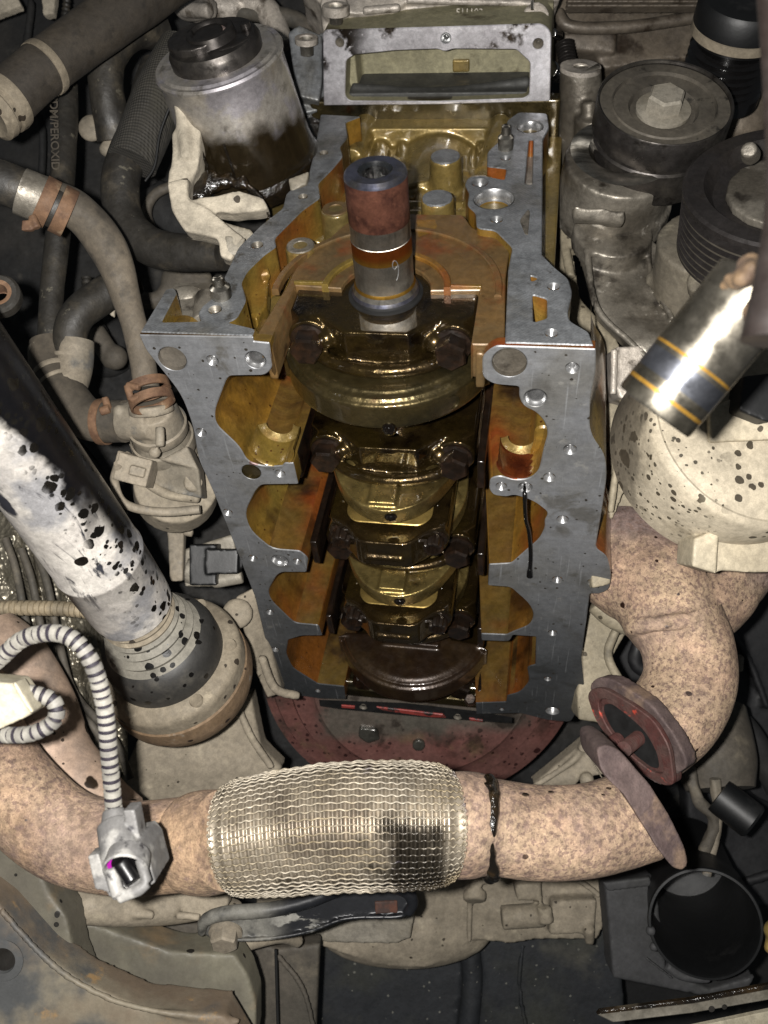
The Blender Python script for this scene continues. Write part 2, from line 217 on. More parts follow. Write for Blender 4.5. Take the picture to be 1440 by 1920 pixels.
M['jointrust'] = mat('rusty_joint_rim', '7c6750', .75, .2, layers=[dict(s=30, lo=.4, hi=.65, c='6f5a42'), dict(t='spots', s=110, mx=.35, pw=3, c='2c1d12'), dict(s=60, lo=.6, hi=.7, c='8c8478', off=3)], bump=[dict(s=250, h=.001, str=.5)])
M['beige'] = mat('beige_dusted_casting', '7e7566', .8, layers=[dict(s=12, lo=.4, hi=.65, c='6f6759'), dict(s=60, lo=.55, hi=.7, c='8d8472', f=.6, off=3), dict(t='spots', s=150, mx=.25, pw=5, c='2c261c')], bump=[dict(s=200, h=.0008, str=.4), dict(s=40, h=.0015, str=.2)])
M['beigedark'] = mat('grey_brown_metal', '514b42', .75, layers=[dict(s=12, lo=.4, hi=.65, c='454139'), dict(s=40, lo=.55, hi=.7, c='6a6254', f=.7, off=3), dict(s=15, lo=.58, hi=.7, c='24231f', f=.8, off=6)], bump=[dict(s=200, h=.0006, str=.4)])
M['subframe'] = mat('dusty_painted_subframe', '6e6a5b', .6, grime=.3, layers=[dict(s=9, lo=.4, hi=.65, c='545046'), dict(s=16, lo=.55, hi=.72, c='7d6a50', off=3, f=.8), dict(s=12, lo=.58, hi=.7, c='2f3032', off=8, f=.8), dict(t='spots', s=90, mx=.3, pw=6, c='15120e')], bump=[dict(s=120, h=.0006, str=.3)])
M['tanrust'] = mat('tan_rust_stained_subframe', '787060', .65, grime=.3, layers=[dict(s=10, lo=.4, hi=.6, c='66594a'), dict(s=14, lo=.5, hi=.65, c='474848', off=5), dict(s=40, lo=.6, hi=.7, c='8f7450', off=2)], bump=[dict(s=150, h=.0006, str=.3)])
M['arm'] = mat('black_painted_arm', '1b1c1f', .38, .1, layers=[dict(t='axis', ax='X', lo=.005, hi=-.025, wob=.03, ws=40, c='6d6b64', r=.7, gate=dict(s=25, lo=.35, hi=.5, off=4)), dict(s=90, st=(.4, 1, 1), lo=.56, hi=.62, c='85837c', r=.7, gate=dict(t='axis', ax='X', lo=.025, hi=.005), gate2=dict(t='axis', ax='X', lo=-.02, hi=-.005))], bump=[dict(s=200, h=.0004, str=.3)])
M['darkplastic'] = mat('dark_scuffed_plastic', '26282b', .6, layers=[dict(s=14, lo=.45, hi=.7, c='33342f'), dict(t='spots', s=180, mx=.25, pw=4, c='6d6c64'), dict(s=8, lo=.55, hi=.7, c='4a4840', off=4)], bump=[dict(s=220, h=.0008, str=.4)])
M['duct'] = mat('black_duct_plastic', '0d0e0f', .5, layers=[dict(s=30, lo=.55, hi=.7, c='232323', r=.5)], bump=[dict(s=80, h=.001, str=.25)])
M['greyfilm'] = mat('grey_scuffed_shroud', '3a3a3b', .7, layers=[dict(s=10, lo=.45, hi=.7, c='30302f')])
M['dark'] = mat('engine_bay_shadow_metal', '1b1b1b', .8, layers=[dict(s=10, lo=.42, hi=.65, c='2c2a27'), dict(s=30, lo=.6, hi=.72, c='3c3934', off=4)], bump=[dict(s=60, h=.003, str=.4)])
M['foil'] = mat('dimpled_heat_foil', '7c7668', .35, .6, layers=[dict(s=12, lo=.42, hi=.65, c='625b4c'), dict(s=14, lo=.56, hi=.7, c='4a463e', off=4)], bump=[dict(t='v', s=260, h=.0016, str=.9)])
M['conduit'] = mat('white_dusted_conduit', 'aaa69c', .7, layers=[dict(s=60, lo=.45, hi=.65, c='8f8b84'), dict(s=90, lo=.62, hi=.72, c='4f4c50', off=3)])
M['conduitgroove'] = mat('conduit_dark_grooves', '241f28', .7)
M['connector'] = mat('grey_dusted_connector', '8e8c8a', .6, layers=[dict(s=50, lo=.5, hi=.62, c='c9c6c0'), dict(s=80, lo=.58, hi=.68, c='2d2b30', off=3)], bump=[dict(s=300, h=.0005, str=.3)])
M['magenta'] = mat('magenta_seal', '99188f', .4)
M['blackplug'] = mat('black_connector_core', '0c0b0c', .35)
M['creamplastic'] = mat('cream_clean_plastic', 'cdc4ac', .5, layers=[dict(s=20, lo=.45, hi=.7, c='b9ae94')])
M['chrome'] = mat('polished_dark_steel', '8f897d', .30, .95, grime=.5, layers=[dict(s=25, lo=.4, hi=.65, c='6d685c'), dict(s=30, st=(1, 1, .2), lo=.52, hi=.64, c='57513f', off=6), dict(t='axis', ax='Z', lo=.046, hi=.048, c='6d675a', f=.1)], bump=[dict(s=150, st=(1, 1, .15), h=.0003, str=.15)])
M['chromegold'] = mat('golden_ring_stain', 'a37c35', .3, .7)
M['chromedark'] = mat('dark_wear_band', '5b5d63', .33, .9)
M['brownrag'] = mat('brown_crusty_sealant', '4d3c28', .8, layers=[dict(s=70, lo=.4, hi=.65, c='35261a')], bump=[dict(s=150, h=.003, str=.8)])
M['brownblur'] = mat('brown_painted_tube', '1f1a18', .5, .2, layers=[dict(s=20, lo=.4, hi=.65, c='251e1b')])
M['silverstrip'] = mat('bare_metal_strip', '9f998c', .4, .7, layers=[dict(s=20, lo=.4, hi=.65, c='726b5c'), dict(s=60, lo=.6, hi=.7, c='3c352a', off=3)])
M['vane'] = mat('smeared_machined_aluminium', 'b5b2b6', .42, .7, layers=[dict(s=18, lo=.4, hi=.62, c='dad8dc'), dict(s=30, lo=.42, hi=.5, c='2b241d', r=.3, off=2, gate=dict(t='axis', ax='X', lo=-.035, hi=-.06, wob=.02), gate2=dict(t='axis', ax='Y', lo=.0, hi=.012, wob=.02)), dict(s=26, lo=.60, hi=.67, c='3b3228', r=.3, off=5), dict(s=300, lo=.6, hi=.7, c='d8d5d8')], bump=[dict(s=500, h=.0003, str=.3)])
M['inner'] = mat('pale_inner_casting', '8b866c', .55, .2, layers=[dict(s=14, lo=.4, hi=.65, c='7c775f'), dict(s=40, lo=.6, hi=.7, c='5d5640', off=4)], bump=[dict(s=400, h=.0006, str=.4)])
M['innerdark'] = mat('grey_chain_guide', '3a3a38', .6, .1, layers=[dict(s=14, lo=.4, hi=.65, c='2f2f2c'), dict(s=400, lo=.6, hi=.7, c='555550', f=.5)], bump=[dict(s=500, h=.0005, str=.3)])
M['cyl'] = mat('dark_bore', '15120d', .35, .5)
M['steelgold'] = mat('gold_lit_machined_steel', 'a58c50', .3, .75, layers=[dict(s=30, lo=.45, hi=.7, c='7c683a'), dict(s=50, lo=.6, hi=.7, c='2c2110', off=4)], bump=[dict(s=500, st=(1, .1, .1), h=.0002, str=.3)])
M['boltoil'] = mat('black_oiled_rod', '0e0d0c', .25, .3, coat=.6)
M['gloss'] = mat('glossy_black_pulley', '121111', .2, .3, coat=.5, bump=[dict(s=200, h=.0003, str=.3)])
M['creamplain'] = mat('plain_cream_plastic', 'b4a992', .65, layers=[dict(s=14, lo=.4, hi=.7, c='a0957f'), dict(t='spots', s=90, mx=.25, pw=6, c='4a4234')], bump=[dict(s=150, h=.0004, str=.3)])
M['beigegrey'] = mat('beige_grey_cast_body', '6f685b', .65, .2, layers=[dict(s=14, lo=.4, hi=.65, c='5b564c'), dict(s=40, lo=.58, hi=.7, c='8b8473', off=3)], bump=[dict(s=250, h=.0008, str=.4)])
M['casingbrown'] = mat('brown_stained_casting', '5b5349', .5, .3, layers=[dict(s=14, lo=.4, hi=.65, c='6b6154'), dict(s=25, lo=.52, hi=.66, c='2f261d', off=3)], bump=[dict(s=200, h=.0008, str=.4)])
M['beigegrey2'] = mat('beige_dusted_side_casting', '948a75', .7, .1, layers=[dict(s=14, lo=.4, hi=.65, c='857c69'), dict(s=30, lo=.58, hi=.7, c='5d574b', off=3), dict(t='spots', s=150, mx=.3, pw=4, c='453e31')], bump=[dict(s=250, h=.0008, str=.4)])
M['rustclamp2'] = mat('brown_rust_patch', '43261a', .8, layers=[dict(s=90, lo=.45, hi=.6, c='2c1c16')])
M['linerdark'] = mat('black_liner', '1d1d1f', .6, layers=[dict(s=10, lo=.45, hi=.7, c='2b2b2c')], bump=[dict(s=100, h=.001, str=.3)])
M['foilring'] = mat('tan_corrugated_line', '8d8069', .6, layers=[dict(s=60, lo=.45, hi=.65, c='746a58')])
M['copper'] = mat('copper_brown_bore', '6b3418', .3, .6, coat=.5, layers=[dict(s=60, lo=.45, hi=.65, c='4a2010')])
# ---------------- mesh helpers ----------------
def base(name, v, f, m, parent=None, mi=None, sharp=35, loc=None):
    off = Vector(parent['at']) if parent is not None and 'at' in parent else (Vector(loc) if loc is not None else Vector((0, 0, 0)))
    me = bpy.data.meshes.new(name)
    me.from_pydata([tuple(Vector(p) - off) for p in v], [], f)
    ms = m if isinstance(m, (list, tuple)) else [m]
    for x in ms: me.materials.append(M[x] if isinstance(x, str) else x)
    if mi: me.polygons.foreach_set('material_index', mi)
    me.validate()
    o = bpy.data.objects.new(name, me); COL.objects.link(o)
    if sharp is not None:
        for p in me.polygons: p.use_smooth = True
        me.set_sharp_from_angle(angle=math.radians(sharp))
    if parent is not None:
        o.parent = parent
        if 'at' not in parent:
            pass
        o['at'] = tuple(off)
    else:
        o.location = off; o['at'] = tuple(off)
    return o
def thing(name, label, cat, at, group=None, rot=None):
    o = bpy.data.objects.new(name, None); COL.objects.link(o); o.empty_display_size = .01
    o.location = at; o['label'] = label; o['category'] = cat; o['at'] = tuple(at)
    if group: o['group'] = group
    return o
def tag(o, label, cat, group=None):
    o['label'] = label; o['category'] = cat
    if group: o['group'] = group
    return o
def basis(n):
    n = Vector(n).normalized(); a = Vector((0, 0, 1)) if abs(n.z) < .9 else Vector((0, 1, 0))
    u = a.cross(n).normalized(); return u, n.cross(u), n
def fillet(pts, r=.002, seg=4, closed=True):
    out = []; n = len(pts)
    for i, q in enumerate(pts):
        rr = r; p = q
        if isinstance(q, tuple): p, rr = q
        if not closed and i in (0, n - 1): out.append(Vector(p)); continue
        a = pts[i - 1]; a = a[0] if isinstance(a, tuple) else a
        b = pts[(i + 1) % n]; b = b[0] if isinstance(b, tuple) else b
        p = Vector(p); da = Vector(a) - p; db = Vector(b) - p
        la, lb = da.length, db.length
        if la < 1e-6 or lb < 1e-6: out.append(p); continue
        k = min(rr, la * .48, lb * .48)
        A = p + da / la * k; B = p + db / lb * k
        for j in range(seg + 1):
            t = j / seg; out.append(A * (1 - t) ** 2 + p * 2 * t * (1 - t) + B * t * t)
    return out
def circ(c, r, n=(0, 0, 1), seg=24, ry=None):
    u, v, _ = basis(n); ry = ry or r
    return [Vector(c) + u * r * math.cos(2 * math.pi * i / seg) + v * ry * math.sin(2 * math.pi * i / seg) for i in range(seg)]
def plate(name, outer, holes, n, depth, m, parent=None, bevel=.0006, loc=None, shift=None, back=False, sidefn=None):
    """prism with holes; m = (top, side)"""
    u, v, n = basis(n)
    def area(l): return sum(l[i].dot(u) * l[(i + 1) % len(l)].dot(v) - l[(i + 1) % len(l)].dot(u) * l[i].dot(v) for i in range(len(l)))
    loops = []
    for k, l in enumerate([outer] + list(holes)):
        l = [Vector(p) for p in l]
        l = [p for i, p in enumerate(l) if (p - l[i - 1]).length > 1e-5]
        if (area(l) > 0) != (k == 0): l.reverse()
        loops.append(l)
    vs, fs, mi = [], [], []
    flat = []; idx = []
    for l in loops:
        N = len(l); b0 = len(vs); top = []
        for i in range(N):
            a, p, c = l[i - 1], l[i], l[(i + 1) % N]
            t = ((p - a).normalized() + (c - p).normalized())
            t = t.normalized() if t.length > 1e-6 else (c - p).normalized()
            inn = n.cross(t); top.append(p + inn * bevel)
        vs += top; vs += [p - n * bevel for p in l]
        vs += [p - n * depth + (shift(p) if shift else Vector((0, 0, 0))) for p in l]
        for i in range(N):
            j = (i + 1) % N
            fs.append((b0 + i, b0 + N + i, b0 + N + j, b0 + j)); mi.append(0)
            wn = (l[j] - l[i]).cross(n); fs.append((b0 + N + i, b0 + 2 * N + i, b0 + 2 * N + j, b0 + N + j)); mi.append(sidefn((l[i] + l[j]) / 2, wn.normalized()) if sidefn and k == 0 else (2 if len(m) > 2 and wn.length > 0 and abs(wn.normalized().y) > .8 else 1))
        flat.append([Vector((q.dot(u), q.dot(v), 0)) for q in top]); idx += list(range(b0, b0 + N))
        if back: pass
    tr = geometry.tessellate_polygon(flat)
    for t in tr:
        a, b, c = (idx[x] for x in t)
        if (vs[b] - vs[a]).cross(vs[c] - vs[a]).dot(n) < 0: b, c = c, b
        fs.append((a, b, c)); mi.append(0)
        if back and len(loops) == 1:
            N = len(loops[0]); fs.append((a + 2 * N, c + 2 * N, b + 2 * N)); mi.append(1)
    if not isinstance(m, (list, tuple)): m = (m, m)
    return base(name, vs, fs, m, parent, mi, sharp=30, loc=loc)
def lathe_data(c, axis, prof, seg=40, a0=0, a1=2 * math.pi, cap=True):
    u, v, n = basis(axis); c = Vector(c); vs, fs = [], []; full = abs(a1 - a0) > 6.28
    K = seg if full else seg + 1
    for r, h in prof:
        for i in range(K):
            a = a0 + (a1 - a0) * i / seg
            vs.append(c + n * h + (u * math.cos(a) + v * math.sin(a)) * max(r, 1e-5))
    for k in range(len(prof) - 1):
        for i in range(seg):
            j = (i + 1) % K if full else i + 1
            fs.append((k * K + i, k * K + j, (k + 1) * K + j, (k + 1) * K + i))
    return vs, fs
def lathe(name, c, axis, prof, m, parent=None, seg=40, mi=None, sharp=35, loc=None):
    """prof [(r,h,matindex?)] walked so that outside is on the right when h grows (r outward)"""
    vs, fs = lathe_data(c, axis, [(p[0], p[1]) for p in prof], seg)
    idx = None
    if isinstance(m, (list, tuple)):
        idx = []
        for k in range(len(prof) - 1): idx += [prof[k][2] if len(prof[k]) > 2 else 0] * seg
    return base(name, vs, fs, m, parent, idx, sharp, loc)
def catmull(pts, n):
    P_ = [Vector(p) for p in pts]; P_ = [P_[0] * 2 - P_[1]] + P_ + [P_[-1] * 2 - P_[-2]]; out = []
    K = len(P_) - 3
    for i in range(n + 1):
        s = i / n * K; k = min(int(s), K - 1); t = s - k; a, b, c, d = P_[k:k + 4]
        out.append(.5 * ((2 * b) + (c - a) * t + (2 * a - 5 * b + 4 * c - d) * t * t + (3 * b - a - 3 * c + d) * t ** 3))
    return out
def tube_data(pts, rad, n=48, seg=20, caps=True, fn=None):
    R4 = rad if isinstance(rad, (list, tuple)) else [rad] * len(pts)
    c = catmull([Vector((*p, )) for p in pts], n)
    rr = catmull([Vector((r, 0, 0)) for r in R4], n)
    vs, fs = [], []; up = None
    L = [0]
    for i in range(1, n + 1): L.append(L[-1] + (c[i] - c[i - 1]).length)
    for i in range(n + 1):
        t = (c[min(i + 1, n)] - c[max(i - 1, 0)]).normalized()
        if up is None: up = basis(t)[0]
        up = (up - t * up.dot(t)).normalized(); v = t.cross(up)
        r = rr[i].x
        for k in range(seg):
            a = 2 * math.pi * k / seg; q = r * (fn(L[i], a) if fn else 1)
            vs.append(c[i] + (up * math.cos(a) + v * math.sin(a)) * q)
    for i in range(n):
        for k in range(seg):
            j = (k + 1) % seg; fs.append((i * seg + k, i * seg + j, (i + 1) * seg + j, (i + 1) * seg + k))
    if caps: fs.append(tuple(range(seg - 1, -1, -1))); fs.append(tuple(n * seg + k for k in range(seg)))
    return vs, fs
def tube(name, pts, rad, m, parent=None, n=48, seg=20, caps=True, fn=None, sharp=50, loc=None, mi=None):
    vs, fs = tube_data(pts, rad, n, seg, caps, fn)
    return base(name, vs, fs, m, parent, mi, sharp, loc)
def rough(amp, s=60, off=0):
    return lambda L, a: 1 + amp * (noise.noise(Vector((L * s, math.cos(a) * 1.3 + off, math.sin(a) * 1.3))))
# ---- cast: a union of solids, remeshed and smoothed so every junction gets its fillet ----
def S(c, r, sx=1, sy=1, sz=1): return ('s', Vector(c), r, (sx, sy, sz))
def Cy(a, b, r, r2=None): return ('c', Vector(a), Vector(b), r, r if r2 is None else r2)
def Pr(loop, n, depth): return ('p', [Vector(q) for q in loop], Vector(n).normalized(), depth)
def Bx(c, size, rot=None): return ('b', Vector(c), size, rot)
def Tu(pts, r, n=24): return ('t', pts, r, n)
def sp(px, py, t, rp, sx=1, sy=1, sz=1): return S(P(px, py, t), rp * t / FPX, sx, sy, sz)
def cp(a, b, rp, rp2=None): return Cy(P(*a), P(*b), rp * a[2] / FPX, (rp2 or rp) * b[2] / FPX)
def pp(pts, t, depth): return Pr([P(p[0], p[1], p[2] if len(p) > 2 else t) for p in pts], CZ, depth)
def tp(pts, rp): return Tu([P(*q) for q in pts], [r * q[2] / FPX for q, r in zip(pts, rp if isinstance(rp, (list, tuple)) else [rp] * len(pts))])
def cast(name, prims, m, parent=None, vox=.0012, smooth=4, loc=None, decim=None, disp=None, sharp=60):
    bm = bmesh.new()
    def addf(vs, fs):
        b = [bm.verts.new(v) for v in vs]
        for f in fs:
            try: bm.faces.new([b[i] for i in f])
            except ValueError: pass
    for p in prims:
        if p[0] == 's':
            q = bmesh.ops.create_icosphere(bm, subdivisions=3, radius=p[2]); sc3 = p[3]
            for v in q['verts']: v.co = p[1] + CX * v.co.x * sc3[0] + CY * v.co.y * sc3[1] + CZ * v.co.z * sc3[2]
        elif p[0] == 'c':
            ax = p[2] - p[1]; u, v, n = basis(ax); K = 28
            vs = [p[1] + (u * math.cos(2 * math.pi * i / K) + v * math.sin(2 * math.pi * i / K)) * p[3] for i in range(K)] + [p[2] + (u * math.cos(2 * math.pi * i / K) + v * math.sin(2 * math.pi * i / K)) * p[4] for i in range(K)]
            addf(vs, [(i, (i + 1) % K, K + (i + 1) % K, K + i) for i in range(K)] + [tuple(range(K - 1, -1, -1)), tuple(range(K, 2 * K))])
        elif p[0] == 'p':
            l, n, d = p[1], p[2], p[3]; u, v, n = basis(n)
            ar = sum(l[i].dot(u) * l[(i + 1) % len(l)].dot(v) - l[(i + 1) % len(l)].dot(u) * l[i].dot(v) for i in range(len(l)))
            if ar < 0: l = l[::-1]
            K = len(l); vs = l + [q - n * d for q in l]
            tr = geometry.tessellate_polygon([[Vector((q.dot(u), q.dot(v), 0)) for q in l]]); fs = []
            for a, b, c in tr:
                if (l[b] - l[a]).cross(l[c] - l[a]).dot(n) < 0: b, c = c, b
                fs.append((a, b, c)); fs.append((a + K, c + K, b + K))
            fs += [(i, K + i, K + (i + 1) % K, (i + 1) % K) for i in range(K)]
            addf(vs, fs)
        elif p[0] == 'b':
            h = [x / 2 for x in p[2]]; Rm = p[3] or Matrix.Identity(3)
            vs = [p[1] + Rm @ Vector((sx * h[0], sy * h[1], sz * h[2])) for sx in (-1, 1) for sy in (-1, 1) for sz in (-1, 1)]
            addf(vs, [(0, 1, 3, 2), (4, 6, 7, 5), (0, 4, 5, 1), (2, 3, 7, 6), (0, 2, 6, 4), (1, 5, 7, 3)])
        elif p[0] == 't':
            vs, fs = tube_data(p[1], p[2], p[3], 20); addf(vs, fs)
    me = bpy.data.meshes.new(name); bm.to_mesh(me); bm.free()
    o = bpy.data.objects.new(name, me); COL.objects.link(o)
    r = o.modifiers.new('r', 'REMESH'); r.mode = 'VOXEL'; r.voxel_size = vox
    s = o.modifiers.new('s', 'SMOOTH'); s.iterations = smooth; s.factor = .6
    if decim: d = o.modifiers.new('d', 'DECIMATE'); d.ratio = decim
    dg = bpy.context.evaluated_depsgraph_get(); dg.update()
    me2 = bpy.data.meshes.new_from_object(o.evaluated_get(dg)); bpy.data.objects.remove(o); bpy.data.meshes.remove(me)
    me2.name = name
    if disp:
        a, sca = disp
        for v in me2.vertices:
            v.co += v.normal * (noise.noise(v.co * sca) * a)
    off = Vector(parent['at']) if parent is not None and 'at' in parent else (Vector(loc) if loc is not None else Vector((0, 0, 0)))
    for v in me2.vertices: v.co -= off
    me2.materials.clear(); me2.materials.append(M[m])
    for p in me2.polygons: p.use_smooth = True
    out = []
    for me3 in islands(me2):
        o = bpy.data.objects.new(name, me3); COL.objects.link(o)
        if parent is not None: o.parent = parent
        else: o.location = off
        o['at'] = tuple(off); out.append(o)
    return out[0]
def islands(me):
    n = len(me.vertices); F = np.empty(len(me.loops), dtype=np.int32); me.loops.foreach_get('vertex_index', F)
    E = np.empty(len(me.edges) * 2, dtype=np.int32); me.edges.foreach_get('vertices', E); E = E.reshape(-1, 2)
    lab = np.arange(n)
    while True:
        m_ = np.minimum(lab[E[:, 0]], lab[E[:, 1]]); new = lab.copy()
        np.minimum.at(new, E[:, 0], m_); np.minimum.at(new, E[:, 1], m_); new = new[new]
        new = new[new]
        if (new == lab).all(): break
        lab = new
    ids = np.unique(lab)
    if len(ids) == 1: return [me]
    co = np.empty(n * 3); me.vertices.foreach_get('co', co); co = co.reshape(-1, 3); res = []
    polys = [tuple(p.vertices) for p in me.polygons]; pl_ = lab[np.array([p[0] for p in polys])]
    for k in ids:
        sel = np.nonzero(lab == k)[0]
        if len(sel) < 30: continue
        mp = {int(v): i for i, v in enumerate(sel)}
        q = bpy.data.meshes.new(me.name); q.from_pydata(co[sel].tolist(), [], [tuple(mp[v] for v in polys[i]) for i in np.nonzero(pl_ == k)[0]])
        q.materials.append(me.materials[0])
        for p in q.polygons: p.use_smooth = True
        res.append(q)
    return res
def copy_tree(o, parent=None, dv=None):
    c = o.copy(); COL.objects.link(c)
    if parent is not None: c.parent = parent
    if dv is not None: c.location = o.location + Vector(dv)
    for ch in o.children: copy_tree(ch, c)
    return c
def dropm(name, c, r, m='drop', parent=None, sx=1, sy=1, sz=1):
    vs, fs = lathe_data((0, 0, 0), (0, 0, 1), [(1e-4, -1), (.5, -.87), (.87, -.5), (1, 0), (.87, .5), (.5, .87), (1e-4, 1)], 16)
    return base(name, [Vector(c) + Vector((v.x * sx, v.y * sy, v.z * sz)) * r for v in vs], fs, m, parent)
def hexbolt(name, c, axis, af, hh, m, parent, fl=None, seg=6, rot=.2, sock=0):
    """flanged hexagon head"""
    u, v, n = basis(axis); c = Vector(c); fl = fl or af * .66; vs, fs = lathe_data(c, n, [(fl, -.001), (fl, .0012), (af * .5, .0022)], 28)
    K = seg; R1 = af / 2 / math.cos(math.pi / seg) if seg == 6 else af / 2
    b0 = len(vs)
    NN = K if seg == 6 else K * 2
    def ring(sc_, h):
        out = []
        for i in range(NN):
            a = rot + 2 * math.pi * i / NN; rr = R1 * sc_ * (1 if (seg == 6 or i % 2) else .86)
            out.append(c + n * h + (u * math.cos(a) + v * math.sin(a)) * rr)
        return out
    rings = [(1, .001), (1, hh * .86), (.88, hh)] + ([(sock / R1, hh), (sock / R1 * .95, hh * .35), (.001, hh * .3)] if sock else [(.001, hh * .99)])
    for s_, h in rings: vs += ring(s_, h)
    for k in range(len(rings) - 1):
        for i in range(NN):
            j = (i + 1) % NN; fs.append((b0 + k * NN + i, b0 + k * NN + j, b0 + (k + 1) * NN + j, b0 + (k + 1) * NN + i))
    return base(name, vs, fs, m, parent, sharp=25)
def thread(name, c, r, n, parent, m=('thread', 'dark_hole'), depth=.012, chamf=.0012, turns=5):
    prof = [(r + .0001, .0001, 0), (r - chamf, -chamf, 0)]; rr = r - chamf
    for k in range(turns): h = -chamf - (k + .5) * depth / turns; prof += [(rr - .0006, h, 0), (rr, h - depth / turns * .4, 0)]
    prof += [(rr - .0004, -depth - chamf, 1), (1e-4, -depth - chamf - .001, 1)]
    return lathe(name, c, n, prof, m, parent, seg=24, sharp=40)
def textm(name, s, c, u, v, size, depth, m, parent, ):
    cu = bpy.data.curves.new(name, 'FONT'); cu.body = s; cu.size = size; cu.extrude = depth; cu.align_x = 'CENTER'; cu.align_y = 'CENTER'; cu.offset = size * .012
    o = bpy.data.objects.new(name, cu); COL.objects.link(o)
    dg = bpy.context.evaluated_depsgraph_get(); dg.update()
    me = bpy.data.meshes.new_from_object(o.evaluated_get(dg)); bpy.data.objects.remove(o)
    u = Vector(u).normalized(); v = Vector(v); v = (v - u * v.dot(u)).normalized(); n = u.cross(v)
    off = Vector(parent['at'])
    for q in me.vertices: q.co = Vector(c) + u * q.co.x + v * q.co.y + n * q.co.z - off
    me.materials.clear(); me.materials.append(M[m])
    o = bpy.data.objects.new(name, me); COL.objects.link(o); o.parent = parent; o['at'] = tuple(off); return o
# =====================================================================================
# engine block
# =====================================================================================
blk = thing('engine_block', 'grey aluminium engine block seen from below with its sump removed and gold-stained crankcase open', 'engine block', (0, 0, 0))
def zl(pts, z=0, r=.002): return [Vector((q.x, min(q.y, .0052), q.z)) for q in zl0(pts, z, r)]
def zl0(pts, z=0, r=.002): return fillet([(Zp(p[0], p[1], z), p[2]) if len(p) > 2 else Zp(p[0], p[1], z) for p in pts], r)
def yl(pts, y=.006, r=.002): return [Vector((q.x, q.y, min(q.z, -.0004))) for q in yl0(pts, y, r)]
def yl0(pts, y=.006, r=.002): return fillet([(Yp(p[0], p[1], y), p[2]) if len(p) > 2 else Yp(p[0], p[1], y) for p in pts], r)
left = [(261, 628, .0003), (473, 628, .0005), (475, 640, .0005), (505, 643, .001), (511, 690, .004), (497, 704, .003), (431, 705, .003), (424, 712), (402, 770, .01), (404, 795, .01), (450, 838, .01), (464, 866, .006), (498, 875, .01),
        (530, 873), (533, 868), (550, 868, .0008), (559, 908, .0008), (490, 909, .003), (479, 920, .004), (458, 962, .01), (470, 996, .008), (510, 1029, .006), (562, 1033, .002), (578, 1046, .003), (574, 1073, .001), (528, 1073, .003), (518, 1080, .003),
        (502, 1108, .008), (508, 1126, .006), (552, 1168, .005), (597, 1172, .002), (604, 1192, .001), (566, 1192, .003), (540, 1200, .002), (536, 1225, .004), (548, 1252, .006), (596, 1282, .002), (645, 1287, .0006), (648, 1311, .0006), (598, 1310), (553, 1303), (520, 1292, .002),
        (500, 1212), (478, 1120, .004), (430, 998, .01), (398, 918, .01), (372, 862, .006), (362, 800, .01), (340, 740, .01), (300, 690, .006), (272, 655, .004)]
LH = [(398, 676, .0032), (377, 811, .0031), (427, 961, .0030), (474, 1047, .0030), (506, 1148, .0029), (516, 1218, .0028), (596, 1295, .0022), (323, 673, .0082), (479, 675, .0058), (471, 885, .0062), (525, 888, .0030), (525, 1051, .0058), (557, 1053, .0028)]
right = [(904, 668, .004), (922, 652, .004), (942, 645, .001), (1109, 647, .0005), (1117, 655, .001), (1117, 700, .006), (1107, 742, .008), (1105, 800, .008), (1112, 822, .006), (1134, 852, .008), (1138, 890, .01), (1128, 960, .01), (1116, 1028, .004), (1138, 1042, .006), (1147, 1078, .008), (1142, 1106, .006), (1124, 1114, .005), (1106, 1113, .002),
         (1090, 1235, .006), (1098, 1310, .006), (1070, 1354, .004), (1025, 1350), (975, 1337), (893, 1339, .0006), (892, 1318, .0006), (949, 1316, .0008), (951, 1304, .002), (975, 1298, .006), (993, 1278, .006), (988, 1250, .004), (1004, 1246, .0008), (1005, 1194, .001), (962, 1191, .001), (955, 1203, .003), (903, 1201, .001), (902, 1188, .001),
         (950, 1190, .002), (962, 1184, .003), (994, 1172, .006), (1002, 1153, .006), (992, 1132, .006), (957, 1101, .003), (915, 1098, .001), (917, 1058, .001), (959, 1056, .003), (989, 1029, .004), (1012, 1010, .006), (1022, 988, .006), (1021, 976), (1029, 962, .005),
         (1000, 939, .006), (964, 928, .004), (950, 932, .003), (925, 929, .004), (917, 918, .004), (919, 896, .004), (938, 892), (960, 899, .005), (990, 899, .006), (1010, 884, .006), (1016, 858, .006), (1020, 838, .006), (1028, 812, .01), (1021, 790, .008), (1004, 772, .006), (982, 763, .004), (973, 745, .004), (974, 725, .002), (925, 721, .004), (905, 708, .003)]
RH = [(955, 680, .0092), (1073, 690, .0033), (1004, 746, .0060), (1069, 843, .0035), (940, 912, .0031), (985, 914, .0040), (1030, 895, .0032), (1055, 974, .0033), (1045, 1087, .0032), (1112, 1092, .0035), (1036, 1187, .0030), (1027, 1273, .0026), (1036, 1333, .0055), (941, 1330, .0018)]
def shr(p):
    if p.y > -.001: return Vector((0, 0, .098))
    if p.y > -.030 and p.x > .08: return Vector((0, 0, .075))
    return Vector((-.012, 0, 0)) if (p.x < .072 and p.y < -.06) else Vector((0, 0, 0))
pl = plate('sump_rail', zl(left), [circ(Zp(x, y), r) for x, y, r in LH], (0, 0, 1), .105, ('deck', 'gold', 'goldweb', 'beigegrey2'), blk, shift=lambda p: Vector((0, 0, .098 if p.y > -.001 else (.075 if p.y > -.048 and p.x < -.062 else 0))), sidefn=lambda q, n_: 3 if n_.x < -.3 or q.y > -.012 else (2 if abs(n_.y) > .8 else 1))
pl['label'] = 'left sump rail, grey machined face with bolt holes'
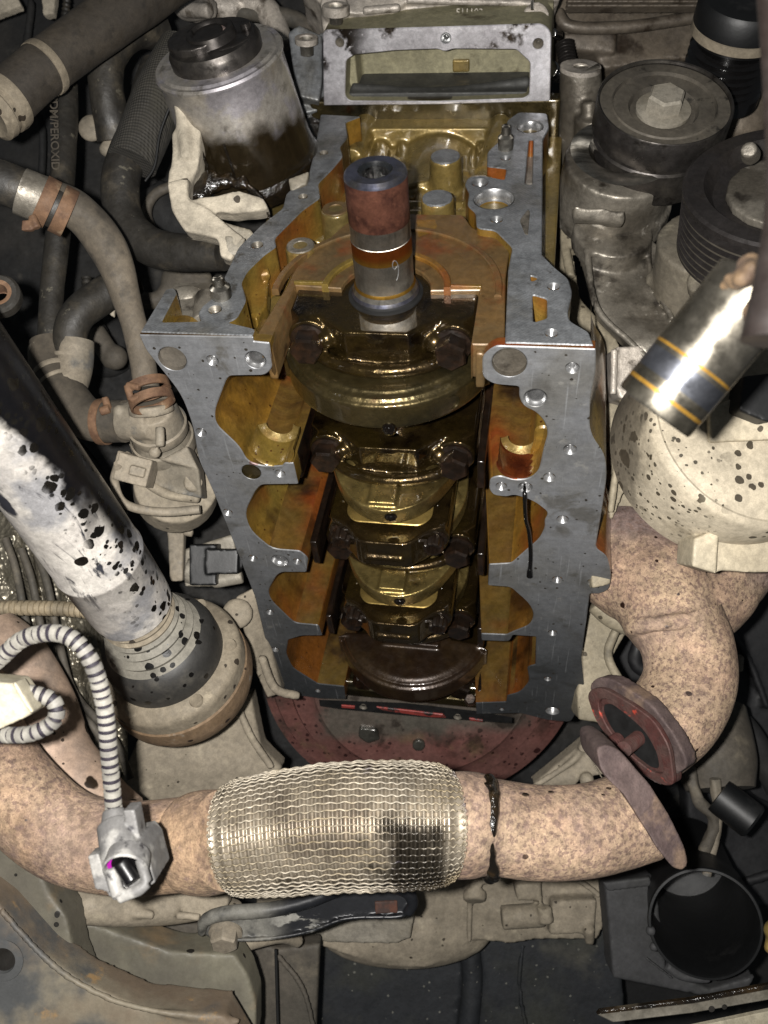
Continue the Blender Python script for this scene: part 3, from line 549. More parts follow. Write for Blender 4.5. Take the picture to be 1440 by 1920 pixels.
prr = plate('sump_rail', zl(right), [circ(Zp(x, y), r) for x, y, r in RH], (0, 0, 1), .105, ('deck', 'gold', 'goldweb', 'beigegrey2'), blk, shift=shr, sidefn=lambda q, n_: 3 if n_.x > .3 or q.y > -.012 or q.x > .11 else (2 if abs(n_.y) > .8 else 1))
prr['label'] = 'right sump rail, grey machined face with bolt holes'
for x, y, r in LH + RH:
    c = Zp(x, y)
    if (x, y) in ((955, 680), (323, 673), (471, 885)):
        lathe('core_plug', c, (0, 0, 1), [(r, .0001), (r - .0002, -.003 if x != 471 else -.0015), (r * .5, -.0035 if x != 471 else -.0018), (1e-4, -.0038 if x != 471 else -.002)], 'beigedark' if x == 323 else ('greymetal' if x == 955 else 'bronzedark'), blk, 28)
    elif r > .0055:
        lathe('counterbore', c, (0, 0, 1), [(r, .0001, 0), (r - .0004, -.0015, 0), (r * .8, -.0022, 0), (r * .74, -.003, 0)] + [(r * (.72 if k % 2 else .78), -.003 - k * .0012, 0) for k in range(1, 9)] + [(r * .6, -.014, 1), (1e-4, -.014, 1)], ('thread', 'dark_hole'), blk, 28)
    else: thread('threaded_hole', c, r, (0, 0, 1), blk, depth=.006 if r < .003 else .009)
# dark crankcase depth below the openings: cylinder mouths
def quad(name, pts, m, parent, **k): return base(name, pts, [tuple(range(len(pts)))], m, parent, **k)
quad('crankcase_roof', [Vector((-.080, -.03, -.104)), Vector((.078, -.03, -.104)), Vector((.13, -.37, -.104)), Vector((-.09, -.37, -.104))], 'goldweb', blk, sharp=None)
# outer skirt below the rail so that the block reads solid from the side
# machined stop inside: curved gold lips in the first openings
for pts_ in ([(455, 790), (470, 818), (492, 834), (520, 838), (548, 830), (566, 850), (550, 890), (490, 895), (440, 850)], [(930, 868), (950, 872), (985, 862), (1000, 838), (1003, 800), (1035, 800), (1030, 870), (980, 905), (930, 895)]):
    plate('bore_ledge', zl(pts_, -.020, .006), [], (0, 0, 1), .07, ('gold', 'gold', 'gold'), blk, bevel=.0012)
for (px_, py_, r_, mm_) in ((515, 875, .0140, ('gold', 'castgold')), (972, 900, .0128, ('copper', 'castgold'))):
    e_ = Zp(px_, py_, 0); c_ = Vector((e_.x, e_.y + r_ + .0006, 0))
    prof_ = [(r_ * .62, -.0235, 1), (r_ * .80, -.0215, 1), (r_ * .93, -.0205, 1), (r_ - .0004, -.0215, 0)]
    for q in range(8): prof_ += [(r_ - (.0003 if q % 2 else 0) - .0001, -.0205 + q * .0025, 0)]
    prof_ += [(r_, -.0008, 0), (r_ + .0006, -.0002, 0)]
    vs_, fs_ = lathe_data(c_, (0, 0, 1), [(p_[0], p_[1]) for p_ in prof_], 40, math.pi * .98, math.pi * 2.02)
    mi_ = []
    for q in range(len(prof_) - 1): mi_ += [prof_[q][2]] * 40
    base('bore_wall', vs_, fs_, mm_, blk, mi_, 35)
# inner ribs
for (a, b) in (((588, 770), (552, 868)), ((640, 925), (577, 1046)), ((652, 1085), (598, 1172))):
    pa, pb = Zp(*b, -.004), None
# brown front bulkhead plate around the crank (y just behind the front face)
zc = ZC
def xz(x, z, y): return Vector((x, y, z))
arc = lambda r, a0, a1, n, y, cx=0, cz=ZC: [Vector((cx + r * math.cos(math.radians(a0 + (a1 - a0) * i / n)), y, cz + r * math.sin(math.radians(a0 + (a1 - a0) * i / n)))) for i in range(n + 1)]
YB = .001
outb = [(478, 634), (500, 596), (540, 532), (552, 505), (578, 482), (605, 458), (640, 425), (672, 405), (735, 398), (800, 402), (868, 402), (886, 428), (930, 440), (955, 470), (948, 520), (946, 643), (904, 664), (892, 655)]
o1 = [Yp(x, y, YB) for x, y in outb]
o1 = [Vector((q.x, q.y, min(q.z, -.006))) for q in o1]
gap = [Vector((.0535, YB, -.004)), Vector((.0535, YB, -.0555))] + arc(.026, 0, -180, 12, YB)[0:] + [Vector((-.0535, YB, -.0555)), Vector((-.0565, YB, .0))]
plate('front_bulkhead', fillet(o1, .004) + [Vector((.0535, YB, -.004))] + gap[1:], [], (0, 1, 0), .022, ('brown', 'brown'), blk)
# raised semicircle ring and outer ring step
def ringstrip(name, r0, r1, a0, a1, y0, y1, m, parent, n=48, c=(0, ZC)):
    vs, fs = [], []
    prof = [(r0, y0), (r0, y1 - .0006), (r0 + .0006, y1), (r1 - .0006, y1), (r1, y1 - .0006), (r1, y0)]
    for i in range(n + 1):
        a = math.radians(a0 + (a1 - a0) * i / n)
        for r, y in prof: vs.append(Vector((c[0] + r * math.cos(a), y, c[1] + r * math.sin(a))))
    K = len(prof)
    for i in range(n):
        for k in range(K - 1): fs.append((i * K + k, i * K + k + 1, (i + 1) * K + k + 1, (i + 1) * K + k))
    fs.append(tuple(range(K))); fs.append(tuple(n * K + k for k in range(K - 1, -1, -1)))
    return base(name, vs, fs, m, parent)
ringstrip('seal_ring', .0335, .0375, 180, 360, YB - .003, YB + .0025, 'gold', blk)
ringstrip('outer_step', .0625, .0665, 176, 364, YB - .003, YB + .0015, 'brown', blk, 64)
for s in (-1, 1):
    cast('parting_strip', [Bx((s * .0445, YB - .001, -.0570), (.020, .006, .0022))], 'gold', blk, vox=.0005, smooth=2)
# register walls: bright edged dark cheeks running down both sides of each cap
for i in range(5):
    y0 = -.002 - .088 * i
    for s in (-1, 1):
        bxo = cast('register_wall', [Bx((s * .0585, y0 - .0125, -.057), (.005, .024, .093 if i else .108))], 'bolt' if i else 'brown', blk, vox=.0012, smooth=1)
# ---------------- front timing face ----------------
FL = [(261, 628, .0004), (311, 542, .001), (327, 539), (331, 549), (302, 604), (377, 602), (371, 588, .002), (379, 573, .003), (395, 562), (405, 546), (424, 512), (447, 463, .003), (489, 422, .003), (530, 390, .003), (537, 362, .003), (578, 330, .004), (592, 270, .004), (601, 214, .002), (677, 218, .002), (648, 229, .002), (652, 257, .003), (637, 275, .003),
      (643, 293, .004), (622, 318, .004), (596, 344, .003), (600, 371, .003), (567, 394, .004), (514, 447, .003), (518, 462, .002), (495, 478, .003), (463, 509, .004), (452, 530, .003), (462, 562, .004), (444, 596, .003), (428, 604, .001), (478, 616), (473, 629, .0004)]
FR = [(1113, 647, .0006), (1104, 622, .002), (1068, 601, .003), (1064, 586, .003), (1073, 548, .004), (1066, 522, .003), (1039, 500, .001), (1016, 477, .001), (1018, 262, .003), (1030, 240, .004), (1026, 212, .003), (972, 210, .003), (950, 226, .003), (952, 243, .003), (938, 262, .003), (914, 284, .004), (913, 312, .002), (950, 316, .002), (946, 337, .002), (906, 329, .003), (878, 331, .005), (871, 346, .003), (880, 362, .003), (876, 385, .004),
      (892, 399, .003), (894, 428, .004), (929, 432, .003), (961, 464, .003), (953, 504, .004), (947, 642, .0006)]
hf = [((994, 238), .0088), ((926, 373), .0125), ((900, 342), .0050), ((931, 411), .0035), ((948, 296), .0030), ((1038, 537), .0032), ((1034, 624), .0032)]
slots = [[(992, 262), (1000, 262), (998, 346), (984, 344)], [(998, 552), (1026, 560), (1026, 596), (1000, 604)], [(994, 516), (1010, 521), (996, 528)]]
tsh = lambda p: Vector((0, 0, -.03 if p.z > -.008 else 0))
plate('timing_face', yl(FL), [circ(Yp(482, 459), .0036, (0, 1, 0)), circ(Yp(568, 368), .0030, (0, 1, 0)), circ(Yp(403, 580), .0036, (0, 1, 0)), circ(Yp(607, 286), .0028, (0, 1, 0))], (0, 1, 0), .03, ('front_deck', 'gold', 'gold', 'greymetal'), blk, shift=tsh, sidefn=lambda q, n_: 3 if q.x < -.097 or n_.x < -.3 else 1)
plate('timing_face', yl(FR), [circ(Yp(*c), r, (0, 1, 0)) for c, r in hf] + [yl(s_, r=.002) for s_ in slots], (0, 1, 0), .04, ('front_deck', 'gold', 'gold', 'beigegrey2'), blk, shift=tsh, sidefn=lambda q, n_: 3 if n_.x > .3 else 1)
for (c, r) in hf:
    if r > .008: lathe('bore', Yp(*c), (0, 1, 0), [(r, .0001, 0), (r - .0008, -.001, 0), (r - .001, -.007, 0), (r - .0025, -.0072, 1), (r - .003, -.02, 1), (1e-4, -.02, 1)], ('thread', 'gold'), blk, 36)
    else: thread('threaded_hole', Yp(*c), r, (0, 1, 0), blk, depth=.008)
for c, r in (((482, 459), .0036), ((568, 368), .0030), ((403, 580), .0036), ((607, 286), .0028)): thread('threaded_hole', Yp(*c), r, (0, 1, 0), blk, m=('greymetal', 'dark_hole'), depth=.008)
# floors under the slots
quad('slot_floor', [Yp(x, y, -.006) for x, y in ((985, 255), (1008, 255), (1006, 352), (978, 352))], 'greymetal', blk, sharp=None)
quad('slot_floor', [Yp(x, y, -.004) for x, y in ((970, 385), (1000, 385), (1000, 455), (960, 455))], 'front_deck', blk, sharp=None)
plate('cast_mark', fillet([Yp(990, 391, .0064), Yp(994, 396, .0064), Yp(990, 440, .0064), Yp(984, 438, .0064), Yp(974, 412, .0064)], .003), [], (0, 1, 0), .0012, 'greymetal', blk, bevel=.0004)
# lower left pocket of the mount pad
quad('pad_pocket', [Yp(x, y, -.010) for x, y in ((326, 530), (420, 530), (480, 640), (290, 640))], 'greymetal', blk, sharp=None)
cast('pad_casting', [S(Yp(352, 562, -.014), .011, 1.3, .8, .6), Cy(Yp(390, 560, -.012), Yp(385, 610, -.012), .008)], 'greymetal', blk, vox=.0008)
cast('drain_pocket', [Pr([Yp(x, y, -.010) for x, y in ((465, 515), (505, 500), (500, 570), (480, 598), (470, 590))], (0, 1, 0), .01), Cy(Yp(470, 520, -.006), Yp(505, 512, -.006), .0035)], 'gold', blk, vox=.0009)
# dowels
for (x, y, r, h) in ((416, 556, .0058, .013), (948, 278, .0052, .016)):
    c = Yp(x, y, .006)
    d = lathe('dowel', c, (0, 1, 0), [(r, -.001), (r, h * .5), (r * .62, h * .62), (r * .55, h * .95), (r * .4, h), (1e-4, h * .97)], 'darksteel', blk, 24)
# cast floor of the timing case with ribs, pillars and the round bulge
YF = -.025
pr_ = []
zt, zb = -.295, -.062
pr_.append(Bx((-.005, YF - .006, (zt + zb) / 2), (.20, .012, zb - zt)))
pr_.append(Cy(Vector((.004, YF - .004, -.225)), Vector((.004, YF + .005, -.225)), .034, .031))
pr_.append(Cy(Vector((.004, YF - .030, -.30)), Vector((.004, YF - .024, -.20)), .040, .036))
for x, r in ((-.066, .006), (-.053, .007), (-.040, .006), (.043, .006), (.054, .007), (.066, .006)):
    pr_.append(Cy(Vector((x * 1.0, YF, -.295)), Vector((x * .92, YF, -.135)), r))
def boss(px, py, r, y=.004): c = Yp(px, py, y); return Cy(Vector((c.x, YF - .004, c.z)), c, r * 1.12, r)
pr_ += [boss(835, 293, .0108), boss(820, 371, .0105), boss(629, 392, .0095), boss(563, 461, .0095, .003), boss(926, 373, .0165, -.002), boss(900, 340, .010, 0), boss(930, 410, .011, 0), boss(994, 240, .013, 0)]
for y_ in (330, 350, 388, 405):
    a, b = Yp(735, y_, YF + .004), Yp(880, y_ + 2, YF + .004); pr_.append(Cy(a, b, .0045))
for x_ in (738, 792, 850, 872): pr_.append(Cy(Yp(x_, 300, YF + .003), Yp(x_ - 6, 425, YF + .003), .0042))
for x_, y_, r_ in ((900, 378, .006), (665, 350, .007)): pr_.append(Cy(Yp(x_, y_, YF - .004), Yp(x_, y_, YF + .012), r_))
for x_ in (722, 756, 905, 932): pr_.append(Cy(Yp(x_, 250, YF + .001), Yp(x_ - 4, 330, YF + .001), .0038))
pr_ += [Cy(Yp(640, 300, YF), Yp(590, 400, YF), .006), Cy(Yp(600, 380, YF), Yp(530, 470, YF), .007), Cy(Yp(560, 380, YF), Yp(590, 440, YF), .005)]
pr_ += [Cy(Yp(905, 420, YF + .006), Yp(955, 462, YF + .010), .006), S(Yp(905, 440, YF + .008), .008), S(Yp(945, 450, YF + .008), .007)]
pr_ += [Bx(Vector((.002, YF + .006, -.288)), (.165, .016, .020)), Cy(Yp(660, 300, YF + .004), Yp(690, 226, YF + .010), .009), Cy(Yp(940, 226, YF + .012), Yp(905, 330, YF), .007)]
cf = cast('timing_case_floor', pr_, 'castgold', blk, vox=.0012, smooth=5)
for (x, y, r) in ((835, 293, .0100), (820, 371, .0098)):
    c = Yp(x, y, .0042)
    lathe('boss_face', c, (0, 1, 0), [(r, -.001), (r - .0004, .0004), (r * .1, .0004), (1e-4, .0003)], 'front_deck', blk, 32)
for (x, y, r, h) in ((629, 391, .0088, .0042), (563, 460, .0088, .0032)):
    c = Yp(x, y, h); lathe('boss_face', c, (0, 1, 0), [(r, -.001), (r - .0005, .0004), (r * .52, .0004), (r * .48, -.0005)] + [(r * (.48 if k % 2 else .40), -.0005 - k * .0008) for k in range(1, 8)] + [(1e-4, -.008)], 'brown' if x == 629 else 'greymetal', blk, 32)
quad('oil_window', [Yp(x, y, YB + .0003) for x, y in ((780, 412), (815, 412), (820, 424), (810, 436), (785, 444))], 'gold', blk, sharp=None)
# head joint strip between the box and the timing case
cast('head_joint', [Bx((-.002, -.022, -.299), (.188, .05, .012))], 'bronzedark', blk, vox=.0012, smooth=2)
# ---------------- main bearing caps ----------------
def cap_prims(y0):
    z0 = ZC
    loop = [(-.053, -.10), (-.053, -.036), (-.047, -.030), (-.034, -.030), (-.026, -.024), (-.018, -.0165), (.018, -.0165), (.026, -.024), (.034, -.030), (.047, -.030), (.053, -.036), (.053, -.10)]
    p = [Pr([Vector((x, y0, z)) for x, z in loop], (0, 1, 0), .024)]
    p += [Cy(Vector((s * .0412, y0 - .013, -.09)), Vector((s * .0412, y0 - .013, -.0262)), .0125) for s in (-1, 1)]
    # swept ridges: front arch and lower rear arch
    p += [Tu([Vector((.034 * math.sin(a), y0 - .004, ZC + .0355 * math.cos(a) - .001)) for a in np.linspace(-1.0, 1.0, 9)], .0032, 24)]
    p += [Tu([Vector((.050 * math.sin(a), y0 - .0225, ZC + .0415 * math.cos(a) + .001)) for a in np.linspace(-.85, .85, 9)], .0042, 24)]
    p += [S(Vector((s * .031, y0 - .012, -.026)), .0065) for s in (-1, 1)]
    return p
cap0 = cast('bearing_cap', cap_prims(-.002), 'oily', blk, vox=.0009, smooth=4, loc=None)
for s in (-1, 1): hexbolt('cap_bolt', (s * .0412, -.015, -.0255), (0, 0, 1), .0165, .0125, 'bolt', cap0, fl=.0108, rot=.3 + s * .3)
dropm('oil_drop', (.0045, -.026, -.0125), .0042, parent=cap0, sx=1.5)
textm('cast_text', 'G 8', Vector((.020, -.0245, -.0165)), (1, 0, -.45), (0, 1, .3), .006, .0006, 'oily', cap0)
for k in range(1, 5): copy_tree(cap0, blk, (0, -.088 * k, 0))
# rear seal carrier and floor at the back of the crank
cast('rear_seal_carrier', [Bx((.003, -.385, -.045), (.135, .012, .06)), Tu([Vector((-.06, -.372, -.018)), Vector((.06, -.372, -.024))], .004)], 'bronzedark', blk, vox=.0015)
for px, py in ((632, 1297), (905 - 23, 1312)): hexbolt('carrier_bolt', Zp(px, py, -.012), (0, 1, .4), .008, .005, 'bolt', blk)
base('sealant_strip', [Zp(x, y, -.004) for x, y in ((598, 1312), (760, 1318), (892, 1333), (960, 1345), (960, 1356), (800, 1345), (640, 1330), (600, 1324))], [tuple(range(8))], 'black', blk, sharp=None)
for a in (((640, 1323), (665, 1325), (665, 1329), (640, 1327)), ((706, 1326), (830, 1340), (836, 1346), (810, 1345), (720, 1333)), ((880, 1347), (905, 1351), (905, 1354), (880, 1351))):
    plate('red_sealant', [Zp(x, y, -.003) for x, y in a], [], (0, 0, 1), .0012, 'redpaint', blk, bevel=.0003)
for px, py in ((681, 1326), (858, 1345)): thread('threaded_hole', Zp(px, py, -.002), .0034, (0, 0, 1), blk, m=('greymetal', 'dark_hole'), depth=.004)
# ---------------- crankshaft ----------------
crk = thing('crankshaft', 'oily forged crankshaft with a long round nose rusted brown at its tip', 'crankshaft', (0, 0, ZC))
r = .0167
lathe('nose', (0, 0, ZC), (0, 1, 0), [(.0215, -.004, 5), (.0215, -.0008, 5), (.0198, -.0004, 5), (.0196, .0012, 4), (.0186, .0030, 0), (.0176, .0058, 3), (r, .0075, 0), (r, .0255, 3), (r, .0355, 2), (r - .0002, .0358, 2), (r - .0002, .0455, 1), (r, .0460, 1), (r, .0705, 4), (r - .0004, .0722, 4), (r - .0018, .0735, 4), (.0092, .0735, 6), (.0078, .0722, 6), (.0070, .0718, 6), (.0068, .060, 6), (.0052, .056, 6), (.0050, .048, 6), (1e-4, .047, 6)],
      ('darksteel', 'rustnose', 'darksteel', 'heatsteel', 'bluesteel', 'black', 'steel'), crk, 64, sharp=25)
# hand-scribed nine on the nose
tube('scribed_mark', [Vector((r * 1.004 * math.sin(a), y, ZC + r * 1.004 * math.cos(a))) for a, y in ((.72, .024), (.66, .0275), (.56, .029), (.50, .0265), (.56, .0235), (.67, .025), (.70, .022), (.66, .0185), (.60, .0165))], .00028, 'thread', crk, n=40, seg=6)
cyl = lambda y0, y1, rr, zz, m, nm: lathe(nm, (0, 0, zz), (0, 1, 0), [(1e-4, y0), (rr, y0), (rr, y1), (1e-4, y1)], m, crk, 40)
cyl(-.37, -.004, .0240, ZC, 'oily', 'main_journal')
def sector(y, R=.0632, w=.0, th=.021):
    L = [Vector((x, y, ZC + z)) for x, z in ((-.025, -.03), (-.025, .006), (-.033, .014), (-.056, .016), (-.0625, .021))]
    L += [Vector((R * math.sin(a), y, ZC + R * math.cos(a))) for a in np.linspace(-1.22, 1.22, 25)]
    L += [Vector((x, y, ZC + z)) for x, z in ((.0625, .021), (.056, .016), (.033, .014), (.025, .006), (.025, -.03))]
    return Pr(L, (0, 1, 0), th)
cw1 = cast('counterweight', [sector(-.0325, th=.017), sector(-.0300, R=.0600, th=.01), sector(-.0280, R=.0555, th=.01), S(Vector((0, -.032, ZC + .02)), .022, 1, .35, 1)], 'bronzedark', crk, vox=.001, smooth=9)
dropm('oil_drop', Vector((.008, -.049, .0085)), .0045, parent=crk); dropm('oil_drop', Vector((.0095, -.053, .0015)), .004, parent=crk)
lathe('balance_hole', Vector((.042, -.041, -.0075)), (.55, 0, .83), [(.0046, .0012), (.0042, -.0005), (.0038, -.006), (1e-4, -.008)], 'bronzedark', crk, 24)
cw4 = cast('counterweight', [sector(-.331, th=.018), sector(-.328, R=.0600, th=.01), sector(-.3262, R=.0560, th=.01), Bx(Vector((0, -.333, ZC - .01)), (.046, .022, .07))], 'counter4', crk, vox=.001, smooth=10)
zp = ZC + .0465
for k, yc in enumerate((-.146, -.234)):
    for s, yy in ((0, yc + .029), (1, yc - .016)):
        L = [Vector((x, yy, ZC + z)) for x, z in ((-.044, -.03), (-.046, .0), (-.044, .016), (-.036, .036), (-.028, .050), (-.016, .061), (0, .066), (.016, .061), (.028, .050), (.036, .036), (.044, .016), (.046, 0), (.044, -.03))]
        cast('crank_web', [Pr(fillet(L, .01), (0, 1, 0), .012), Bx(Vector((-.002, yy + .0005, ZC + .030)), (.018, .006, .062)), S(Vector((-.030, yy - .001, ZC + .012)), .013, 1, 1, .5), S(Vector((.030, yy - .001, ZC + .012)), .013, 1, 1, .5), Cy(Vector((-.031, yy, ZC - .02)), Vector((-.022, yy, ZC + .035)), .008), Cy(Vector((.031, yy, ZC - .02)), Vector((.022, yy, ZC + .035)), .008)], 'bronze', crk, vox=.0009, smooth=4)
    cyl(yc - .017, yc + .010, .0220, zp, 'oily', 'crank_pin')
    dropm('oil_drop', Vector((.004, yc + .024, ZC + .0645)), .0032, parent=crk, sx=1.3); dropm('oil_drop', Vector((.005, yc + .017, ZC + .059)), .0026, parent=crk)
# ---------------- connecting rods ----------------
def rod(yc, label):
    t = thing('connecting_rod', label, 'connecting rod', (0, yc, zp), 'connecting rods on the crankshaft')
    L = [(-.0385, -.03), (-.0385, -.006), (-.0385, .012), (-.027, .0165), (-.016, .030), (.016, .030), (.027, .0165), (.0385, .012), (.0385, -.006), (.0385, -.03)]
    cap = cast('rod_cap', [Pr(fillet([Vector((x, yc + .0115, zp + z)) for x, z in L], .006), (0, 1, 0), .023), Cy(Vector((-.0300, yc, zp - .08)), Vector((-.0300, yc, zp + .0125)), .0098), Cy(Vector((.0300, yc, zp - .08)), Vector((.0300, yc, zp + .0125)), .0098),
        Cy(Vector((-.012, yc - .002, zp + .0302)), Vector((.012, yc - .002, zp + .0302)), .0022), Tu([Vector((.040 * math.sin(a), yc - .011, zp - .012 + .035 * math.cos(a))) for a in np.linspace(-.75, .75, 9)], .003)], 'oily', t, vox=.0008, smooth=3)
    plate('machined_side', fillet([Vector((x, yc + .0122, zp + z)) for x, z in ((-.028, -.03), (-.028, .006), (-.022, .0135), (.022, .0135), (.028, .006), (.028, -.03))], .004), [], (0, 1, 0), .003, 'steelgold', t, bevel=.0005)
    for s in (-1, 1):
        hexbolt('rod_bolt', Vector((s * .0300, yc, zp + .0125)), (0, 0, 1), .0135, .0105, 'bolt', t, fl=.0085, seg=12, sock=.0042)
    textm('stamped_number', '8', Vector((.0300, yc + .0112, zp - .008)), (1, 0, 0), (0, 0, -1), .009, .0009, 'oily', t)
    textm('stamped_number', '116' if yc > -.2 else '117', Vector((-.0320, yc + .0112, zp - .008)), (0, 0, -1), (-1, 0, 0), .008, .0009, 'oily', t)
    return t
rod(-.146, 'connecting rod big end with bright gold side, nearer the front counterweight')
rod(-.234, 'darker connecting rod big end, nearer the wide rear counterweight')
# dipstick tube end hanging over the right rail
ds = thing('oil_dipstick', 'thin black oil dipstick hanging across the right rail below its hole', 'dipstick', Zp(985, 915, .004))
tube('rod', [Zp(983, 908, -.006), Zp(984, 930, .0025), Zp(986, 972, .0030), Zp(992, 998, .003), Zp(995, 1040, .003), Zp(993, 1074, .003)], .0014, 'boltoil', ds, n=60, seg=10)
tube('tip', [Zp(993, 1066, .003), Zp(993, 1080, .003)], [.0017, .0022], 'boltoil', ds, n=6, seg=10)
# ---------------- cylinder head frame above ----------------
hd = thing('cylinder_head', 'cylinder head end with a smeared rectangular window frame at the top of the engine', 'cylinder head', (0, .02, -.3))
ZF = -.292
fo_ = [(605, 62), (612, 56, .001), (832, 50), (1018, 44, .005), (1034, 60, .006), (1031, 190, .0006), (820, 196), (607, 198, .001)]
fi_ = [(649, 113, .002), (664, 103, .002), (740, 95), (820, 92), (834, 97, .002), (850, 92), (968, 93, .002), (994, 117, .002), (992, 178, .003), (982, 184, .003), (820, 190), (655, 189, .004), (647, 180, .004)]
plate('window_frame', zl0(fo_, ZF), [zl0(fi_, ZF), circ(Zp(637, 80, ZF), .0030), circ(Zp(836, 72, ZF), .0034), circ(Zp(1009, 82, ZF), .0034)], (0, 0, 1), .07, ('vane', 'inner'), hd)
for x, y, r in ((637, 80, .0030), (836, 72, .0034), (1009, 82, .0034)): thread('threaded_hole', Zp(x, y, ZF), r, (0, 0, 1), hd, depth=.008, m=('greymetal' if x != 836 else 'thread', 'dark_hole'))
b0 = Zp(820, 140, ZF)
cast('inner_casting', [Bx(Vector((b0.x, b0.y + .004, ZF - .052)), (.16, .055, .02)), Bx(Vector((b0.x - .07, b0.y, ZF - .045)), (.012, .06, .05)), Bx(Vector((b0.x + .072, b0.y, ZF - .045)), (.010, .06, .05))], 'inner', hd, vox=.0014)
cast('chain_guide', [Bx(Vector((b0.x - .002, b0.y - .026, ZF - .030)), (.135, .020, .045)), Tu([Vector((b0.x - .068, b0.y - .016, ZF - .016)), Vector((b0.x, b0.y - .0185, ZF - .014)), Vector((b0.x + .066, b0.y - .014, ZF - .02))], .004)], 'innerdark', hd, vox=.0014)
cc = Zp(866, 120, ZF - .046)
cast('oil_slot', [Bx(cc + Vector((0, .001, .003)), (.013, .009, .008))], 'castgold', hd, vox=.0008)
# upper face of the head with its bosses and cast lettering
hy = Zp(820, 50, ZF).y
top = [(606, 58), (592, 14), (640, 8), (760, 8), (1030, 10), (1032, 46), (832, 50)]
UZ = -.292
cast('head_top', [pp([(606, 57), (600, 22), (680, 26), (752, 20), (760, -20), (1045, -20), (1034, 50), (832, 48)], .668, .05), pp([(560, -40), (1060, -40), (1050, 0), (760, 4), (742, 20), (680, 27), (615, 22)], .662, .06),
    cp((626, 6, .655), (630, 46, .69), 25, 27), cp((1004, 30, .645), (1004, 62, .68), 25), cp((680, 20, .655), (750, 14, .655), 8), cp((762, 0, .655), (1000, 6, .655), 7)], 'crudemetal', hd, vox=.0014, smooth=4)
for x, y, rr in ((629, 9, .0095), (1002, 36, .0098)):
    n_ = camdir(0, .70, .71)
    lathe('bolt_boss', P(x, y, .645), n_, [(rr, -.006, 0), (rr, -.0006, 0), (rr - .0006, 0, 0), (rr * .55, 0, 0), (rr * .5, -.001, 1), (rr * .48, -.012, 1), (1e-4, -.012, 1)], ('crudemetal', 'darksteel'), hd, 32)
textm('cast_text', '511103', P(880, 23, .656), CX, CY * .6 + CZ * .5, .0065, .0005, 'greymetal', hd)
tube('valve_stem', [P(997, -20, .64), P(998, 18, .64)], .0011, 'darksteel', hd, n=4, seg=8)
# left boss with hole beside the frame
cast('side_lug', [pp([(540, 60), (560, 46), (604, 66), (604, 150), (598, 190), (556, 180)], .69, .04), pp([(600, 60), (612, 60), (612, 205), (560, 215), (556, 180)], .70, .05)], 'front_deck', hd, vox=.0012)
lathe('bolt_boss', P(574, 70, .676), camdir(0, .7, .71), [(.0085, -.004, 0), (.0085, 0, 0), (.0055, 0, 0), (.0050, -.001, 1), (.0048, -.012, 1), (1e-4, -.012, 1)], ('crudemetal', 'darksteel'), hd, 28)
cast('grimy_web', [pp([(545, 150), (600, 150), (606, 200), (600, 280), (560, 330), (540, 300)], .705, .04)], 'gunk', hd, vox=.0015, smooth=3)
# ---------------- vacuum pump / mount at top left ----------------
pu = thing('coolant_pump', 'oil-streaked silver cylindrical pump with a stepped cap at the upper left', 'pump', P(448, 240, .60))
pa = camdir(-.20, .60, .78).normalized()
c0 = P(452, 232, .622)
lathe('body', c0, pa, [(.0445, -.034), (.0450, -.024), (.0440, -.020), (.0432, -.012), (.0425, 0), (.0415, .030), (.0412, .041), (.0425, .043), (.0428, .045), (.0418, .0465), (.0390, .0462), (.0375, .0475), (.027, .0475)], 'pump', pu, 72, sharp=40)
lathe('cap', c0, pa, [(.0300, .046), (.0300, .0535), (.0292, .055), (.0280, .0575), (.0140, .0575)], 'pulley', pu, 48, sharp=35)
cast('cap_lobe', [Cy(c0 + pa * .047, c0 + pa * .0550, .0288), Cy(c0 + pa * .052 + CX * .010, c0 + pa * .0600 + CX * .010, .0185), Cy(c0 + pa * .052 - CX * .010, c0 + pa * .0600 - CX * .010, .0185), Bx(c0 + pa * .050 - CY * .018 - CX * .002, (.012, .012, .012), CAMROT)], 'pulley', pu, vox=.001)
lathe('hub', c0, pa, [(.0165, .058, 0), (.0150, .0635, 0), (.0125, .0640, 0), (.0117, .0635, 0), (.0105, .061, 1), (1e-4, .0605, 1)], ('pulley', 'exhaustgrey'), pu, 36)
lathe('cap_bolt', c0 + CX * .022 + CY * .006, pa, [(.0035, .056), (.0033, .062), (1e-4, .0625)], 'pulley', pu, 16)
for k in range(2): tube('seam', [c0 + camdir(-.018 + k * .016, -.0395, .018) + pa * q for q in (-.012, .02)], .0010, 'gunk', pu, n=6, seg=8)
lathe('seal_band', c0, pa, [(.0445, -.040), (.0465, -.037), (.0465, -.028), (.0445, -.024)], 'gunk', pu, 72)
# pale corroded bracket running down its left side
br = thing('pump_bracket', 'pale sandy mounting bracket running down the left flank of the silver pump', 'bracket', P(350, 300, .6))
cast('upright', [pp([(319, 144), (378, 152), (381, 208), (376, 271), (372, 312), (350, 350), (312, 345), (322, 300), (320, 250), (332, 232), (328, 208)], .585, .02), pp([(312, 340), (352, 330), (352, 372), (392, 392), (458, 446), (433, 487), (412, 480), (408, 446), (346, 433), (320, 392)], .575, .02), pp([(360, 372), (400, 366), (450, 356), (494, 372), (504, 392), (440, 400), (392, 394)], .578, .018), tp([(334, 160, .582), (345, 240, .586), (350, 300, .584)], [12, 14, 12])], 'limescale', br, vox=.0012, smooth=12, disp=(.0008, 90))
cast('grime', [sp(372, 360, .598, 26, 1.1, 1, .5), sp(395, 340, .600, 22), sp(345, 372, .595, 10), sp(450, 345, .60, 14), sp(425, 340, .602, 16), tp([(465, 350, .598), (490, 375, .59), (505, 410, .58)], 5)], 'gunk', br, vox=.0014, smooth=3, disp=(.003, 120))
